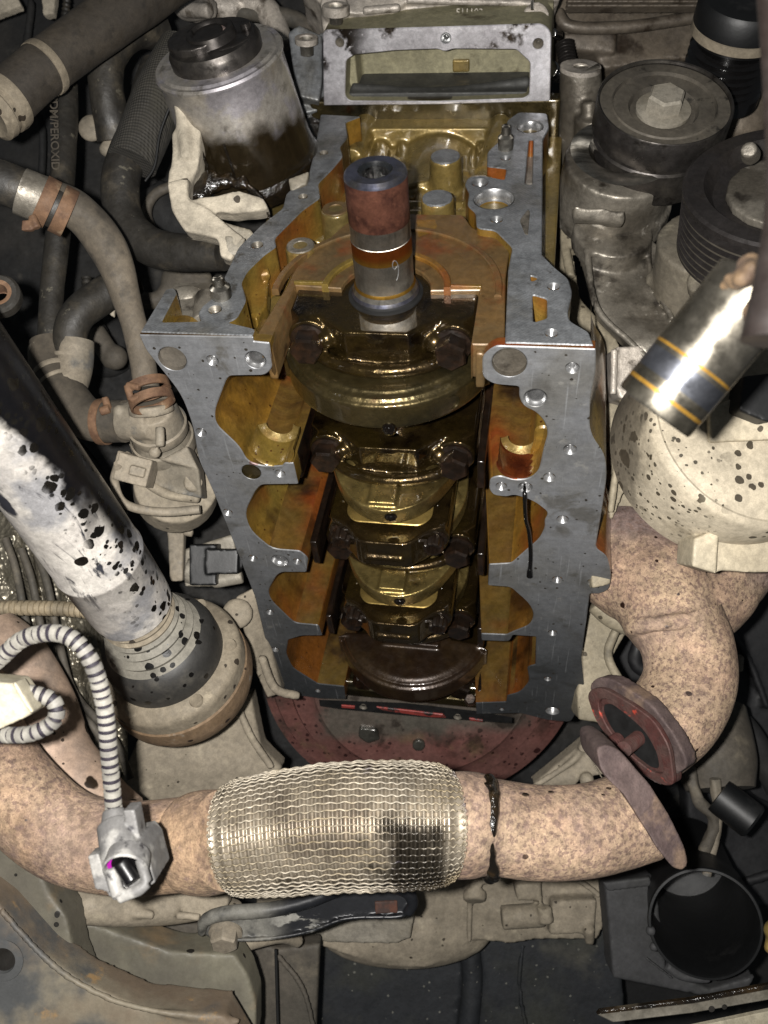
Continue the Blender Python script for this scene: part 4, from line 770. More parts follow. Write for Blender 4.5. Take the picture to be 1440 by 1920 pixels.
cast('foot', [pp([(540, 335), (580, 320), (575, 345), (545, 360)], .60, .01), pp([(425, 478), (420, 440), (460, 445), (450, 480)], .575, .01), pp([(380, 405), (470, 430), (480, 445), (455, 462), (430, 450)], .59, .006)], 'greylight', br, vox=.001)
# cover seen behind pump
pk = thing('intake_flange', 'pale scuffed flange half hidden behind the cap of the silver pump', 'flange', P(400, 8, .8))
cast('flange_casting', [sp(400, 8, .80, 75, 1, .5, .4), tp([(330, -10, .78), (350, 20, .77), (400, 14, .76)], 18), tp([(440, 0, .8), (500, 20, .8), (530, 90, .8)], 24), cp((340, 18, .76), (395, 20, .75), 14)], 'crudemetal', pk, vox=.002)
# ---------------- hoses, left ----------------
def hose(name, label, pts, rp, m, extra=None, n=60, amp=.06, cat='hose', group=None, seg=24):
    t = thing(name, label, cat, P(*pts[0]), group)
    rr = rp if isinstance(rp, list) else [rp] * len(pts)
    tube('hose_wall', [P(*q) for q in pts], [r * q[2] / FPX for r, q in zip(rr, pts)], m, t, n=n, fn=rough(amp), seg=seg)
    return t
def band(name, pts, rp, w_, m, parent):
    """clamp band around a hose direction; pts = centre px + direction px"""
    (x, y, t_), (x2, y2, t2) = pts; a = P(x, y, t_); b = P(x2, y2, t2); d = (b - a).normalized(); r_ = rp * t_ / FPX
    return lathe(name, a, d, [(r_ * .98, -w_ / 2), (r_ * 1.03, -w_ / 2 * .9), (r_ * 1.05, 0), (r_ * 1.03, w_ / 2 * .9), (r_ * .98, w_ / 2)], m, parent, 36)
h1 = hose('air_pipe', 'thick dusty brown pipe crossing the upper left corner', [(8, 192, .60), (60, 145, .61), (150, 78, .63), (270, -10, .66), (400, -110, .70)], [52, 50, 49, 52, 56], 'bighose', amp=.015, cat='pipe')
lathe('end_ring', P(10, 192, .60), (P(10, 192, .60) - P(150, 78, .63)).normalized(), [(.016, -.004), (.0192, -.004), (.0198, 0), (.0192, .004), (.0175, .005), (.0178, .008), (.0190, .009), (.0185, .014), (.0150, .016), (.0130, .015), (1e-4, .012)], 'joint', h1, 48)
band('sleeve_end', ((84, 127, .615), (150, 78, .63)), 50, .006, 'joint', h1)
h2 = hose('long_coolant_hose', 'long narrow rubber hose with faint printing down the left side', [(118, 60, .70), (124, 200, .69), (112, 400, .67), (98, 540, .66), (92, 650, .65)], [21, 22, 23, 22, 22], 'hose', amp=.04)
textm('printed_text', 'CA EPDM/PEROXID', P(101, 225, .668), -CY + CX * .03, CX, .0085, .0002, 'hosedust', h2)
h3 = hose('looped_hose', 'dark rubber hose bending over behind the thick pipe', [(300, 60, .72), (250, 60, .70), (205, 105, .69), (200, 170, .69), (215, 265, .70)], 32, 'hose', amp=.08)
cast('hose_end_fitting', [sp(172, 240, .70, 26, 1, 1, .4), sp(200, 280, .70, 14), cp((200, 262, .70), (222, 272, .70), 16)], 'plastic', h3, vox=.0012)
h4 = hose('lower_radiator_hose', 'thick rough rubber hose curving from the woven sleeve to the front of the block', [(300, 130, .68), (268, 230, .67), (228, 330, .655), (238, 420, .65), (300, 468, .64), (420, 475, .62)], [38, 38, 36, 36, 36, 33], 'hose', amp=.05, n=90)
tube('woven_sleeve', [P(345, 100, .67), P(310, 160, .66), P(275, 240, .655), (P(248, 305, .65))], [.0190, .0185, .0180, .0175], 'sleeve', h4, n=24, seg=32, fn=rough(.02))
tube('wire', [P(322, 190, .63), P(300, 250, .635), P(290, 310, .64), P(272, 340, .64)], .0009, 'black', h4, n=24, seg=8)
h5 = hose('bypass_hose', 'slim dusty hose held by a rusty clamp, running down to the thermostat housing', [(95, 375, .56), (150, 400, .565), (205, 470, .57), (240, 570, .575), (262, 650, .575), (275, 728, .575)], [38, 36, 36, 26, 24, 24], 'hosedust', amp=.04, n=90)
tube('spigot', [P(-40, 330, .545), P(30, 352, .55), P(110, 392, .56)], [.0125, .0128, .0128], 'hose', h5, n=20, fn=rough(.05))
lathe('spigot_collar', P(62, 368, .552), P(110, 392, .56) - P(-40, 330, .545), [(.0125, -.008), (.0140, -.0075), (.0142, .006), (.013, .008)], 'greymetal', h5, 36)
ax5 = (P(130, 402, .56) - P(60, 366, .55)).normalized()
for k, o_ in enumerate((-.006, .005)): lathe('clamp_band', P(104, 388, .558) + ax5 * o_, ax5, [(.0140, -.0042), (.0151, -.004), (.0151, .004), (.0140, .0042)], 'rustclamp', h5, 36)
cast('clamp_ear', [Bx(P(52, 424, .545), (.006, .006, .004), CAMROT), Cy(P(60, 405, .545), P(70, 428, .545), .0025)], 'rustclamp', h5, vox=.0006)
# rusty clamp at the thermostat housing end
axc = (P(290, 760, .57) - P(268, 690, .575)).normalized()
for o_ in (-.0045, .0045): lathe('clamp_band', P(281, 740, .570) + axc * o_, axc, [(.0128, -.0030), (.0140, -.0028), (.0140, .0028), (.0128, .0030)], 'rustclamp', h5, 36)
cast('clamp_ear', [Cy(P(238, 722, .56), P(246, 750, .56), .0022), Cy(P(246, 750, .56), P(262, 744, .558), .0022), Cy(P(238, 722, .56), P(262, 726, .558), .0022)], 'rustclamp', h5, vox=.0006)
h6 = hose('cross_hose', 'thick rubber hose joining the grey elbow from the right', [(250, 520, .66), (190, 555, .65), (140, 600, .64), (130, 660, .64), (135, 700, .64)], [32, 33, 32, 30, 30], 'hose', amp=.05)
# grey elbow
el = thing('coolant_elbow', 'dust-covered grey elbow pipe joining two hoses beside the black and white drive shaft', 'pipe', P(120, 740, .63))
tube('elbow', [P(88, 640, .645), P(96, 690, .64), P(120, 740, .63), P(165, 785, .62), P(235, 790, .61)], [.0120, .0150, .0155, .0145, .0142], 'hosedust', el, n=60, fn=rough(.02))
tube('branch', [P(142, 640, .64), P(138, 690, .638), P(122, 735, .63)], [.0125, .0130, .0135], 'plastic', el, n=24, fn=rough(.02))
for a, b, rr, w_ in (((92, 665, .644), (94, 700, .64), 36, .010), ((104, 705, .637), (114, 735, .63), 42, .004), ((112, 722, .634), (124, 748, .63), 43, .003)): band('ridge', (a, b), rr, w_, 'plastic', el)
for a, b in (((136, 668, .64), (134, 700, .64)), ((134, 684, .64), (132, 712, .64))): band('ridge', (a, b), 35, .003, 'plastic', el)
band('rusty_clamp', ((194, 791, .614), (240, 791, .61)), 42, .006, 'rustclamp', el)
cast('clamp_ear', [Cy(P(196, 745, .60), P(204, 768, .60), .0025), Cy(P(188, 772, .598), P(206, 766, .598), .003)], 'rustclamp', el, vox=.0007)
# thermostat housing
th = thing('thermostat_housing', 'beige-grey dusty plastic thermostat housing left of the block', 'housing', P(300, 820, .60))
cast('body', [cp((282, 762, .60), (315, 850, .64), 47, 58), cp((232, 790, .61), (290, 790, .60), 36), cp((285, 775, .592), (282, 757, .59), 42), cp((300, 800, .575), (300, 838, .575), 9), sp(290, 848, .580, 12), sp(210 + 15, 772, .60, 14),
    pp([(240, 830, .63), (300, 862, .60), (350, 835, .60), (372, 880, .60), (378, 935, .61), (330, 925, .61), (270, 900, .62), (250, 860, .62)], .61, .02)], 'plastic', th, vox=.0012, smooth=4)
lathe('ring', P(296, 800, .608), P(315, 850, .64) - P(282, 762, .60), [(.0185, -.004), (.0198, -.003), (.0198, .003), (.019, .0045)], 'plastic', th, 48)
lathe('ring', P(306, 826, .618), P(315, 850, .64) - P(282, 762, .60), [(.0200, -.005), (.0212, -.004), (.0216, .004), (.0205, .0065)], 'plastic', th, 48)
cast('mount_flange', [cp((330, 905, .635), (330, 925, .66), 78), tp([(235, 850, .625), (260, 890, .62), (310, 925, .618), (375, 935, .615)], 10), cp((362, 905, .607), (362, 905, .62), 18)], 'beige', th, vox=.0015)
cast('wire_plug', [Bx(P(256, 882, .60), (.022, .018, .02), CAMROT @ Matrix.Rotation(-.25, 3, 'Z')), Bx(P(234, 868, .603), (.010, .014, .012), CAMROT @ Matrix.Rotation(-.25, 3, 'Z')), Bx(P(258, 884, .589), (.010, .006, .004), CAMROT @ Matrix.Rotation(-.25, 3, 'Z'))], 'plastic', th, vox=.0008, smooth=2)
tube('sensor_lead', [P(222, 870, .59), P(215, 905, .60), P(235, 945, .60), (P(300, 960, .60)), P(375, 955, .60)], .0030, 'plastic', th, n=50, seg=10)
tube('thin_wire', [P(150, 830, .64), P(175, 860, .64), P(205, 905, .64), P(235, 950, .64)], .0013, 'dark', th, n=40, seg=8)
# valve unit lower
vu = thing('solenoid_valve', 'dark grimy solenoid valve with a pale upright flange under the thermostat housing', 'valve', P(380, 1060, .70))
cast('flange', [pp([(312, 980), (345, 985), (342, 1090), (318, 1090)], .69, .01), cp((345, 996, .685), (362, 1000, .685), 8)], 'plastic', vu, vox=.0012)
cast('valve_body', [pp([(345, 1030), (440, 1000), (445, 1060), (420, 1100), (345, 1100)], .70, .03), cp((350, 1070, .69), (400, 1075, .69), 24), cp((400, 1090, .69), (455, 1080, .69), 14)], 'greylight', vu, vox=.0015)
cast('coil', [Bx(P(385, 1058, .685), (.020, .030, .02), CAMROT), Bx(P(420, 1052, .68), (.024, .018, .02), CAMROT), Bx(P(445, 1050, .68), (.010, .012, .012), CAMROT)], 'duct', vu, vox=.001, smooth=2)
# left eyelet on chain at edge
ey = thing('link_arm', 'scuffed black link arm end with a round hole at the left edge', 'arm', P(0, 560, .5))
lathe('eye', P(0, 556, .50), camdir(.1, .25, 1), [(.0045, -.005, 1), (.0105, -.005, 0), (.0115, -.003, 0), (.0115, .003, 0), (.0100, .005, 0), (.0075, .005, 1), (.0052, .0045, 1), (.0050, -.005, 2)], ('hose', 'rustclamp', 'black'), ey, 32)
# ---------------- drive shaft with CV joint ----------------
A, B_ = P(-60, 700, .425), P(250, 1140, .575)
dr = thing('drive_shaft', 'thick drive shaft with black paint, white dust and black oil spots at lower left', 'drive shaft', A)
# local frame with Z along shaft, so patterns run with it
dz = (B_ - A).normalized(); dx_ = (CX - dz * CX.dot(dz)).normalized(); dy_ = dz.cross(dx_)
Ls = (B_ - A).length
side = (CX * .80 + CY * .6); side = (side - dz * side.dot(dz)).normalized(); oth = dz.cross(side)
def shaftpart(name, prof, m, seg=72):
    vs, fs = lathe_data((0, 0, 0), (0, 0, 1), prof, seg)
    me = bpy.data.meshes.new(name); me.from_pydata([tuple(v) for v in vs], [], fs)
    for x in (m if isinstance(m, (list, tuple)) else [m]): me.materials.append(M[x])
    for p in me.polygons: p.use_smooth = True
    me.set_sharp_from_angle(angle=math.radians(40))
    o = bpy.data.objects.new(name, me); COL.objects.link(o); o.parent = dr
    Rm = Matrix((side, oth, dz)).transposed(); o.rotation_euler = Rm.to_euler(); o['at'] = dr['at']; return o
print('shaft length', Ls)
k_ = Ls
shaftpart('tube', [(.0240, -.08), (.0250, 0), (.0265, .10), (.0270, k_ * .72), (.0276, k_ * .725), (.0276, k_ * .735), (.0268, k_ * .74), (.0262, k_ - .012), (.0255, k_ - .002), (.0235, k_)], 'shaft')
shaftpart('boot_neck', [(.0215, k_ - .004)] + [(.0215 + .0004 * i + (.0012 if i % 2 else 0), k_ + .002 + .0022 * i) for i in range(5)], 'joint')
shaftpart('boot', [(.0225, k_ + .010), (.0250, k_ + .013), (.0240, k_ + .016), (.0275, k_ + .019), (.0262, k_ + .022), (.0300, k_ + .026), (.0290, k_ + .029), (.0325, k_ + .033)], 'bootdust')
shaftpart('boot_skirt', [(.0325, k_ + .033), (.0370, k_ + .037), (.0390, k_ + .045), (.0395, k_ + .056), (.0392, k_ + .062)], 'boot')
shaftpart('joint_flange', [(.0390, k_ + .058), (.0470, k_ + .060), (.0495, k_ + .0625), (.0500, k_ + .066), (.0498, k_ + .075), (.0470, k_ + .078)], 'joint')
shaftpart('joint_rim', [(.0465, k_ + .074), (.0505, k_ + .077), (.0512, k_ + .086), (.0502, k_ + .092), (.047, k_ + .100), (.03, k_ + .102), (.001, k_ + .102)], 'jointrust')
for i in range(6):
    a = i * math.pi / 3 + .4; q = A + dz * (k_ + .0615) + (side * math.cos(a) + oth * math.sin(a)) * .0435
    lathe('joint_bolt', q, dz * -1, [(.0048, -.002), (.0048, .002), (.0040, .0032), (1e-4, .0032)], 'joint', dr, 20)
# joint hub behind
# ---------------- sensor plug with corrugated conduit ----------------
cg = thing('sensor_plug', 'grey dusty sensor plug with a magenta seal hanging on a white corrugated conduit', 'connector', P(230, 1610, .42))
def corr(L, a): return 1 + .13 * (1 if math.sin(L * 2 * math.pi / .0040 + .5 * math.sin(L * 300)) > -.4 else -1)
cpts = [(-60, 1290, .41), (0, 1235, .41), (50, 1195, .405), (120, 1190, .40), (168, 1235, .40), (195, 1320, .405), (205, 1420, .41), (214, 1525, .415)]
def conduit(name, pts, rp, parent, n, m=('conduit', 'conduitgroove')):
    pts3 = [P(*q) for q in pts]; vs, fs = tube_data(pts3, rp * pts[0][2] / FPX, n, 14, True, corr)
    c = catmull(pts3, n); L = 0; mi = []
    for i in range(n):
        d = (c[i + 1] - c[i]).length; k = 0 if math.sin((L + d / 2) * 2 * math.pi / .0040 + .5 * math.sin((L + d / 2) * 300)) > -.4 else 1; L += d; mi += [k] * 14
    mi += [0, 0]
    return base(name, vs, fs, m, parent, mi, 30)
conduit('conduit', cpts, 14.5, cg, 560)
cast('plug_body', [cp((213, 1518, .415), (216, 1548, .412), 20, 27), cp((215, 1546, .411), (228, 1610, .400), 33, 38), pp([(186, 1600), (196, 1592), (262, 1578), (276, 1596), (291, 1655), (242, 1690), (204, 1682), (190, 1650)], .399, .028), pp([(230, 1520), (252, 1518), (262, 1572), (240, 1574)], .404, .012)], 'connector', cg, vox=.0006, smooth=3)
cast('side_latch', [pp([(164, 1606), (184, 1600), (206, 1676), (192, 1670), (178, 1668)], .396, .010), pp([(205, 1640), (222, 1640), (228, 1690), (210, 1688)], .392, .008)], 'connector', cg, vox=.0006, smooth=2)
pn = camdir(.05, -.45, .9)
lathe('plug_mouth', P(235, 1632, .388), pn, [(.0092, -.008, 0), (.0096, 0, 0), (.0089, .0008, 0), (.0084, 0, 0), (.0083, -.0030, 1), (.0066, -.0032, 2), (1e-4, -.0034, 2)], ('connector', 'magenta', 'blackplug'), cg, 40)
cast('plug_core', [Cy(P(226, 1616, .3880), P(250, 1654, .3855), .0036), Bx(P(232, 1625, .3855), (.0028, .0012, .001), CAMROT), Bx(P(240, 1638, .3845), (.0028, .0012, .001), CAMROT)], 'blackplug', cg, vox=.0006)
cast('latch', [Cy(P(207, 1628, .388), P(222, 1680, .385), .0028), Cy(P(222, 1684, .386), P(262, 1668, .386), .0025), Cy(P(262, 1610, .389), P(276, 1655, .387), .0022), Cy(P(276, 1655, .387), P(262, 1668, .386), .0024)], 'connector', cg, vox=.0006)
c2 = thing('wiring_connector', 'cream plastic connector block with a looped corrugated conduit at the left edge', 'connector', P(15, 1320, .40))
conduit('conduit', [(-60, 1375, .41), (0, 1378, .405), (60, 1375, .40), (102, 1350, .40), (100, 1315, .40), (60, 1300, .40), (30, 1302, .40)], 13.5, c2, 420)
cast('block', [pp([(-60, 1275), (22, 1282), (60, 1335), (55, 1342), (-10, 1372), (-60, 1380)], .392, .02), pp([(20, 1281), (28, 1279), (62, 1334), (56, 1340)], .388, .012)], 'creamplastic', c2, vox=.001, smooth=2)
# ---------------- exhaust ----------------
ex = thing('exhaust_pipe', 'salmon rusty front exhaust pipe with a wire-braided flexible section across the bottom', 'exhaust pipe', P(620, 1550, .50))
tube('left_elbow', [P(-60, 1300, .54), P(-30, 1400, .52), (P(40, 1500, .51)), P(130, 1568, .505), P(240, 1590, .50), P(345, 1582, .495)], [.0245, .0250, .0250, .0248, .0246, .0246], 'exhaust', ex, n=80, seg=48, fn=rough(.02, 30))
tube('collar', [P(350, 1583, .495), P(368, 1581, .492), P(395, 1578, .488), P(424, 1574, .482)], [.0246, .0264, .0268, .0256], 'exhaust', ex, n=24, seg=48, fn=rough(.015, 60))
fpts = [P(430, 1573, .480), P(452, 1570, .479), P(530, 1560, .478), P(640, 1549, .477), P(750, 1546, .477), P(822, 1546, .478), P(842, 1546, .479)]
frad = [q * .478 / FPX for q in (93, 103, 110, 114, 114, 108, 94)]
bell = tube('bellows', fpts, [x * .93 for x in frad], 'bellows', ex, n=620, seg=48, sharp=60, fn=lambda L, a: 1 + .042 * math.sin(L * 2 * math.pi / .0038))
# braid: knitted wires, real wire geometry joined into one part
def braid():
    n = 186; C_ = catmull(fpts, n); RR = [v.x for v in catmull([Vector((r, 0, 0)) for r in frad], n)]
    frames = []; up = None
    for i in range(n + 1):
        t = (C_[min(i + 1, n)] - C_[max(i - 1, 0)]).normalized()
        if up is None: up = basis(t)[0]
        up = (up - t * up.dot(t)).normalized(); frames.append((C_[i], t, up, t.cross(up), RR[i]))
    vs, fs = [], []; NW = 56; per = 6; rw = .00050
    random.seed(3)
    for w_ in range(NW):
        ph = random.uniform(-.2, .2); b0 = len(vs); K = n * 1
        for i in range(n + 1):
            c, t, u, v, R_ = frames[i]
            s = math.sin(2 * math.pi * i / per + (math.pi if w_ % 2 else 0))
            s = max(-1, min(1, s * 1.5))
            a = 2 * math.pi * (w_ + (.10 + .22 * (abs(i / n - .5) * 2) ** 6 + .06 * noise.noise(Vector((i * .05, w_ * .2, 9)))) * s + .18 * math.sin(i * .05 + 1) + .08 * noise.noise(Vector((i * .2, w_, 0)))) / NW
            rr = R_ + .0004 + .0003 * math.cos(2 * math.pi * i / per) + .0006 * noise.noise(Vector((i * .1, w_ * .4, 3)))
            q = c + (u * math.cos(a) + v * math.sin(a)) * rr; rd = (u * math.cos(a) + v * math.sin(a)); tg = t.cross(rd)
            for k in range(4):
                an = math.pi / 2 * k + .78; vs.append(q + (rd * math.cos(an) + tg * math.sin(an)) * rw)
        for i in range(n):
            for k in range(4):
                j = (k + 1) % 4; fs.append((b0 + i * 4 + k, b0 + i * 4 + j, b0 + (i + 1) * 4 + j, b0 + (i + 1) * 4 + k))
    o = base('wire_braid', vs, fs, 'mesh', ex, sharp=None); o['kind'] = 'stuff'
    for p in o.data.polygons: p.use_smooth = True
    return o
braid()
# frayed wires at both ends
vs, fs = [], []
for (px, py, t_) in ((400, 1475, .47), (395, 1670, .47), (865, 1655, .475), (868, 1460, .475)):
    for k in range(6):
        a = P(px + random.uniform(-10, 14), py + random.uniform(-22, 12), t_ + random.uniform(-.004, .01)); d1 = camdir(random.uniform(-1, 1), random.uniform(-1, 1), random.uniform(-.2, 1)) * .006
        v2, f2 = tube_data([a, a + d1, a + d1 + camdir(random.uniform(-1, 1), random.uniform(-1, 1), 0) * .006], .00025, 8, 4); o_ = len(vs); vs += v2; fs += [tuple(i + o_ for i in f) for f in f2]
tube('right_collar', [P(832, 1546, .48), P(862, 1546, .482), P(885, 1545, .485), P(905, 1545, .487)], [.0262, .0270, .0268, .0258], 'exhaust', ex, n=20, seg=48)
tube('right_pipe', [P(915, 1548, .487), P(1000, 1560, .487), P(1090, 1558, .492), P(1150, 1545, .500), P(1200, 1528, .506)], [.0245, .0243, .0243, .0245, .0250], 'exhaust', ex, n=60, seg=48, fn=rough(.012, 30))
cast('oil_streak', [Tu([P(914, 1547, .4865) + CX * (.0015 * math.sin(q * 3)) + (CY * math.cos(q) + CZ * math.sin(q)) * .0250 for q in np.linspace(.1, 3.1, 13)], [.0034 + .0006 * math.sin(q * 7) for q in range(13)], 48), Tu([P(914, 1547, .4865) + CX * (-.006 + .010 * q) + (CY * math.cos(.35 + .25 * q) + CZ * math.sin(.35 + .25 * q)) * .0250 for q in np.linspace(0, 1, 5)], [.0015, .003, .0034, .003, .0012]), S(P(914, 1547, .4865) - CX * .004 + (CY * math.cos(1.2) + CZ * math.sin(1.2)) * .0256, .0028)], 'gunk', ex, vox=.0007, smooth=2, disp=(.0014, 140))
for px, py, rr in ((985, 1490, 7), (1032, 1485, 5), (1140, 1478, 4), (1130, 1490, 3), (560, 1470, 8)): dropm('oil_spot', P(px, py, .472 if px < 900 else .4725), rr * .472 / FPX, parent=ex, sz=.35)
# lower flange plate
fn_ = camdir(.80, .38, .46).normalized()
def ovalplate(name, c, n, pxpts, t, m, parent, depth):
    """outline traced on the plane through c with normal n"""
    out = []
    for q in pxpts:
        d = P(q[0], q[1], 1) - CP; s = (c - CP).dot(n) / d.dot(n); out.append(CP + d * s)
    return plate(name, fillet(out, .006), [], n, depth, m, parent, bevel=.0008, back=True)
cast('flange', [Pr(fillet([P(*q) for q in ((1118, 1402, .478), (1138, 1395, .479), (1160, 1405, .480), (1215, 1468, .480), (1262, 1540, .480), (1284, 1590, .480), (1290, 1622, .478), (1280, 1633, .477), (1262, 1628, .476), (1232, 1590, .474), (1170, 1490, .474), (1140, 1462, .474), (1124, 1440, .476))], .003), CZ, .045)], 'flange', ex, vox=.0009, smooth=2, disp=(.0005, 90))
# peach smooth shield pipe behind the elbow
sh = thing('heat_shield_pipe', 'smooth peach heat pipe spotted with big oil drops behind the left exhaust elbow', 'pipe', P(80, 1350, .57))
tube('shell', [P(-20, 1190, .60), P(20, 1240, .595), P(60, 1330, .59), P(100, 1430, .585), P(170, 1500, .575), P(250, 1530, .57)], [.020, .0240, .0275, .0265, .0235, .012], 'shieldpipe', sh, n=60, seg=40)
# ---------------- manifold and downpipe, right ----------------
mf = thing('exhaust_downpipe', 'speckled salmon exhaust downpipe curving below the cream cover to an open flange', 'exhaust pipe', P(1250, 1150, .6))
cast('collector', [tp([(1110, 980, .70), (1160, 1040, .66), (1230, 1100, .63), (1275, 1190, .612)], [80, 100, 100, 84]), tp([(1440, 960, .70), (1380, 1040, .66), (1320, 1110, .64), (1275, 1180, .615)], [70, 85, 90, 75]), tp([(1210, 1030, .68), (1260, 1100, .64)], [120, 110]), cp((1258, 1158, .613), (1262, 1186, .611), 92, 90)], 'collector', mf, vox=.002, smooth=8, disp=(.0012, 60))
tube('downpipe', [P(1268, 1160, .612), P(1290, 1220, .607), P(1292, 1280, .60), P(1262, 1340, .592), P(1205, 1388, .585)], [.0305, .0300, .0300, .0300, .0300], 'collector', mf, n=60, seg=48, fn=rough(.012, 30))
tube('upper_runner', [P(1090, 900, .73), P(1170, 960, .705), P(1260, 1010, .68)], [.034, .036, .036], 'exhaustgrey', mf, n=40, seg=40, fn=rough(.02, 30))
tube('weld_seam', [P(1090 + 60, 1062, .628), P(1210, 1042, .622), P(1300, 1040, .622)], .0045, 'greylight', mf, n=30)
gn = camdir(-.80, -.18, .56).normalized()
gc = P(1178, 1378, .565)
def onplane(q, c, n):
    d = P(q[0], q[1], 1) - CP; return CP + d * ((c - CP).dot(n) / d.dot(n))
go_ = [(1100, 1305), (1108, 1292), (1130, 1290), (1180, 1318), (1225, 1350), (1255, 1400), (1262, 1455), (1262, 1472), (1245, 1474), (1200, 1450), (1150, 1400), (1115, 1350)]
gi_ = [(1122, 1312), (1140, 1310), (1180, 1340), (1215, 1372), (1240, 1420), (1244, 1452), (1225, 1450), (1180, 1415), (1140, 1368), (1122, 1330)]
plate('gasket', fillet([onplane(q, gc, gn) for q in go_], .006), [fillet([onplane(q, gc, gn) for q in gi_], .008)], gn, .003, 'redrust', mf, bevel=.0006)
g2 = gc - gn * .004
plate('port_ring', fillet([onplane(q, g2, gn) for q in go_], .006), [fillet([onplane(((q[0] * .86 + 1182 * .14), (q[1] * .86 + 1380 * .14)), g2, gn) for q in gi_], .006)], gn, .008, 'redrust', mf)
plate('port_shade_plate', fillet([onplane(q, gc - gn * .0052, gn) for q in gi_], .008), [], gn, .001, 'black', mf)  # flat black plate over the solid flange; the port's inner shade put into colour
cast('flange', [Pr(fillet([onplane(q, gc - gn * .0075, gn) for q in ((1104, 1284), (1122, 1270), (1150, 1274), (1220, 1320), (1262, 1375), (1285, 1420), (1288, 1438), (1268, 1452), (1240, 1474), (1195, 1450), (1140, 1385))], .004), gn, .010)], 'flange', mf, vox=.0010, smooth=2, disp=(.0006, 90))
st = lathe_data(P(1212, 1372, .575), P(1166, 1408, .545) - P(1212, 1372, .575), [(.0042 + (.0005 if k % 2 else 0), k * .0012) for k in range(30)] + [(.0001, .0352)], 20)
base('stud', st[0], st[1], 'redrust', mf)
st = lathe_data(P(1160, 1386, .575), P(1120, 1412, .556) - P(1160, 1386, .575), [(.0042 + (.0005 if k % 2 else 0), k * .0012) for k in range(20)] + [(.0001, .0232)], 20)
base('stud', st[0], st[1], 'redrust', mf)
# ---------------- cream cover ----------------
cr = thing('oil_filter_cover', 'large cream round cover splashed with black oil spots at the right', 'cover', P(1380, 880, .53))
ca = camdir(.16, .30, .94).normalized()
cc_ = P(1422, 785, .530)
lathe('cover_shell', cc_, ca, [(.0655, -.06), (.0662, -.050), (.0668, -.030), (.0665, -.005), (.0652, -.0015), (.0630, .0006), (.0615, .0000), (.0560, .0012), (.04, .0020), (1e-4, .0024)], 'cream', cr, 96, sharp=30)
cast('cover_lug', [pp([(1302, 985), (1318, 975), (1360, 985), (1440, 990), (1500, 985), (1500, 1070), (1420, 1074), (1352, 1070), (1340, 1076), (1298, 1062)], .54, .03), pp([(1302, 1010), (1350, 990), (1345, 1076), (1298, 1062)], .532, .03)], 'creamplain', cr, vox=.0012, smooth=5)
cast('grip_rib', [Bx(cc_ + CX * -.015 + ca * .002, (.002, .05, .002), CAMROT), Bx(cc_ + CX * .006 + ca * .002, (.002, .06, .002), CAMROT)], 'creamplain', cr, vox=.0006)
cast('rim_band', [pp([(1395, 705), (1520, 690), (1520, 770), (1440, 792), (1385, 770)], .50, .02)], 'duct', cr, vox=.0012)
cast('upper_band', [pp([(1330, 770), (1395, 735), (1520, 752), (1520, 820), (1330, 830)], .515, .02)], 'creamplain', cr, vox=.0012)
# ---------------- polished tube in the foreground, right ----------------
ch = thing('polished_tube', 'shiny polished steel tube with golden rings close to the camera at the right', 'tube', P(1260, 760, .30))
ca0, ca1 = P(1226, 772, .315), P(1420, 535, .301)
cax = (ca1 - ca0).normalized(); CL = (ca1 - ca0).length; rt = 82 * .31 / FPX
lathe('tube_body', ca0, cax, [(1e-4, .001, 2), (rt * .8, -.0002, 2), (rt * .97, 0, 1), (rt, .001, 1), (rt, CL * .10, 1), (rt, CL * .105, 3), (rt, CL * .13, 0), (rt, CL * .20, 2), (rt, CL * .35, 0), (rt, CL * .38, 3), (rt, CL * .40, 0), (rt, CL * 1.0, 0), (rt * .9, CL * 1.02, 0)], ('chrome', 'chrome', 'chromedark', 'chromegold'), ch, 72)
cast('sealant_ring', [sp(1376, 527, .288, 20), sp(1400, 508, .285, 24), sp(1388, 518, .284, 18), sp(1362, 532, .292, 12), sp(1425, 580, .272, 34), sp(1408, 490, .285, 14)], 'brownrag', ch, vox=.001, smooth=3, disp=(.002, 180))
bt = thing('foreground_tube', 'brown blurred tube running down the right edge close to the camera', 'tube', P(1450, 300, .25))
tube('tube_wall', [P(1448, -60, .26), P(1462, 150, .255), P(1472, 350, .25), (P(1472, 500, .25)), P(1460, 640, .25)], [.0048, .0046, .0050, .0075, .0100], 'brownblur', bt, n=40)
# ---------------- idler pulley + tensioner ----------------
ip = thing('idler_pulley', 'dusty smooth idler pulley with a square-headed bolt at the upper right', 'pulley', P(1250, 190, .60))
pax = camdir(-.03, .50, .865).normalized(); pc = P(1248, 188, .60); r0 = 127 * .60 / FPX
lathe('rim', pc, pax, [(r0 * .96, -.050), (r0 * .985, -.048), (r0 * .985, -.026), (r0 * .955, -.0245), (r0 * .955, -.022), (r0 * 1.0, -.021), (r0 * 1.0, -.001), (r0 * .985, 0), (r0 * .96, -.0005), (r0 * .95, -.002)], 'pulley', ip, 96)
lathe('face', pc, pax, [(r0 * .955, -.003), (r0 * .78, -.0035), (r0 * .76, -.0025), (r0 * .75, -.005), (r0 * .52, -.0055), (r0 * .48, -.009), (r0 * .30, -.009), (r0 * .25, -.006), (1e-4, -.006)], 'pulleydust', ip, 80)
hexbolt('centre_bolt', pc - pax * .007, pax, .0215, .0125, 'greylight', ip, fl=.018, rot=.35)
tn = thing('belt_tensioner', 'grimy cast aluminium belt tensioner and its bracket below the idler pulley', 'tensioner', P(1170, 360, .62))
ta = camdir(0, .52, .85).normalized()
def tcyl(px, py, t, h0, h1, rp): c = P(px, py, t); return Cy(c - ta * h1, c - ta * h0, rp * t / FPX)
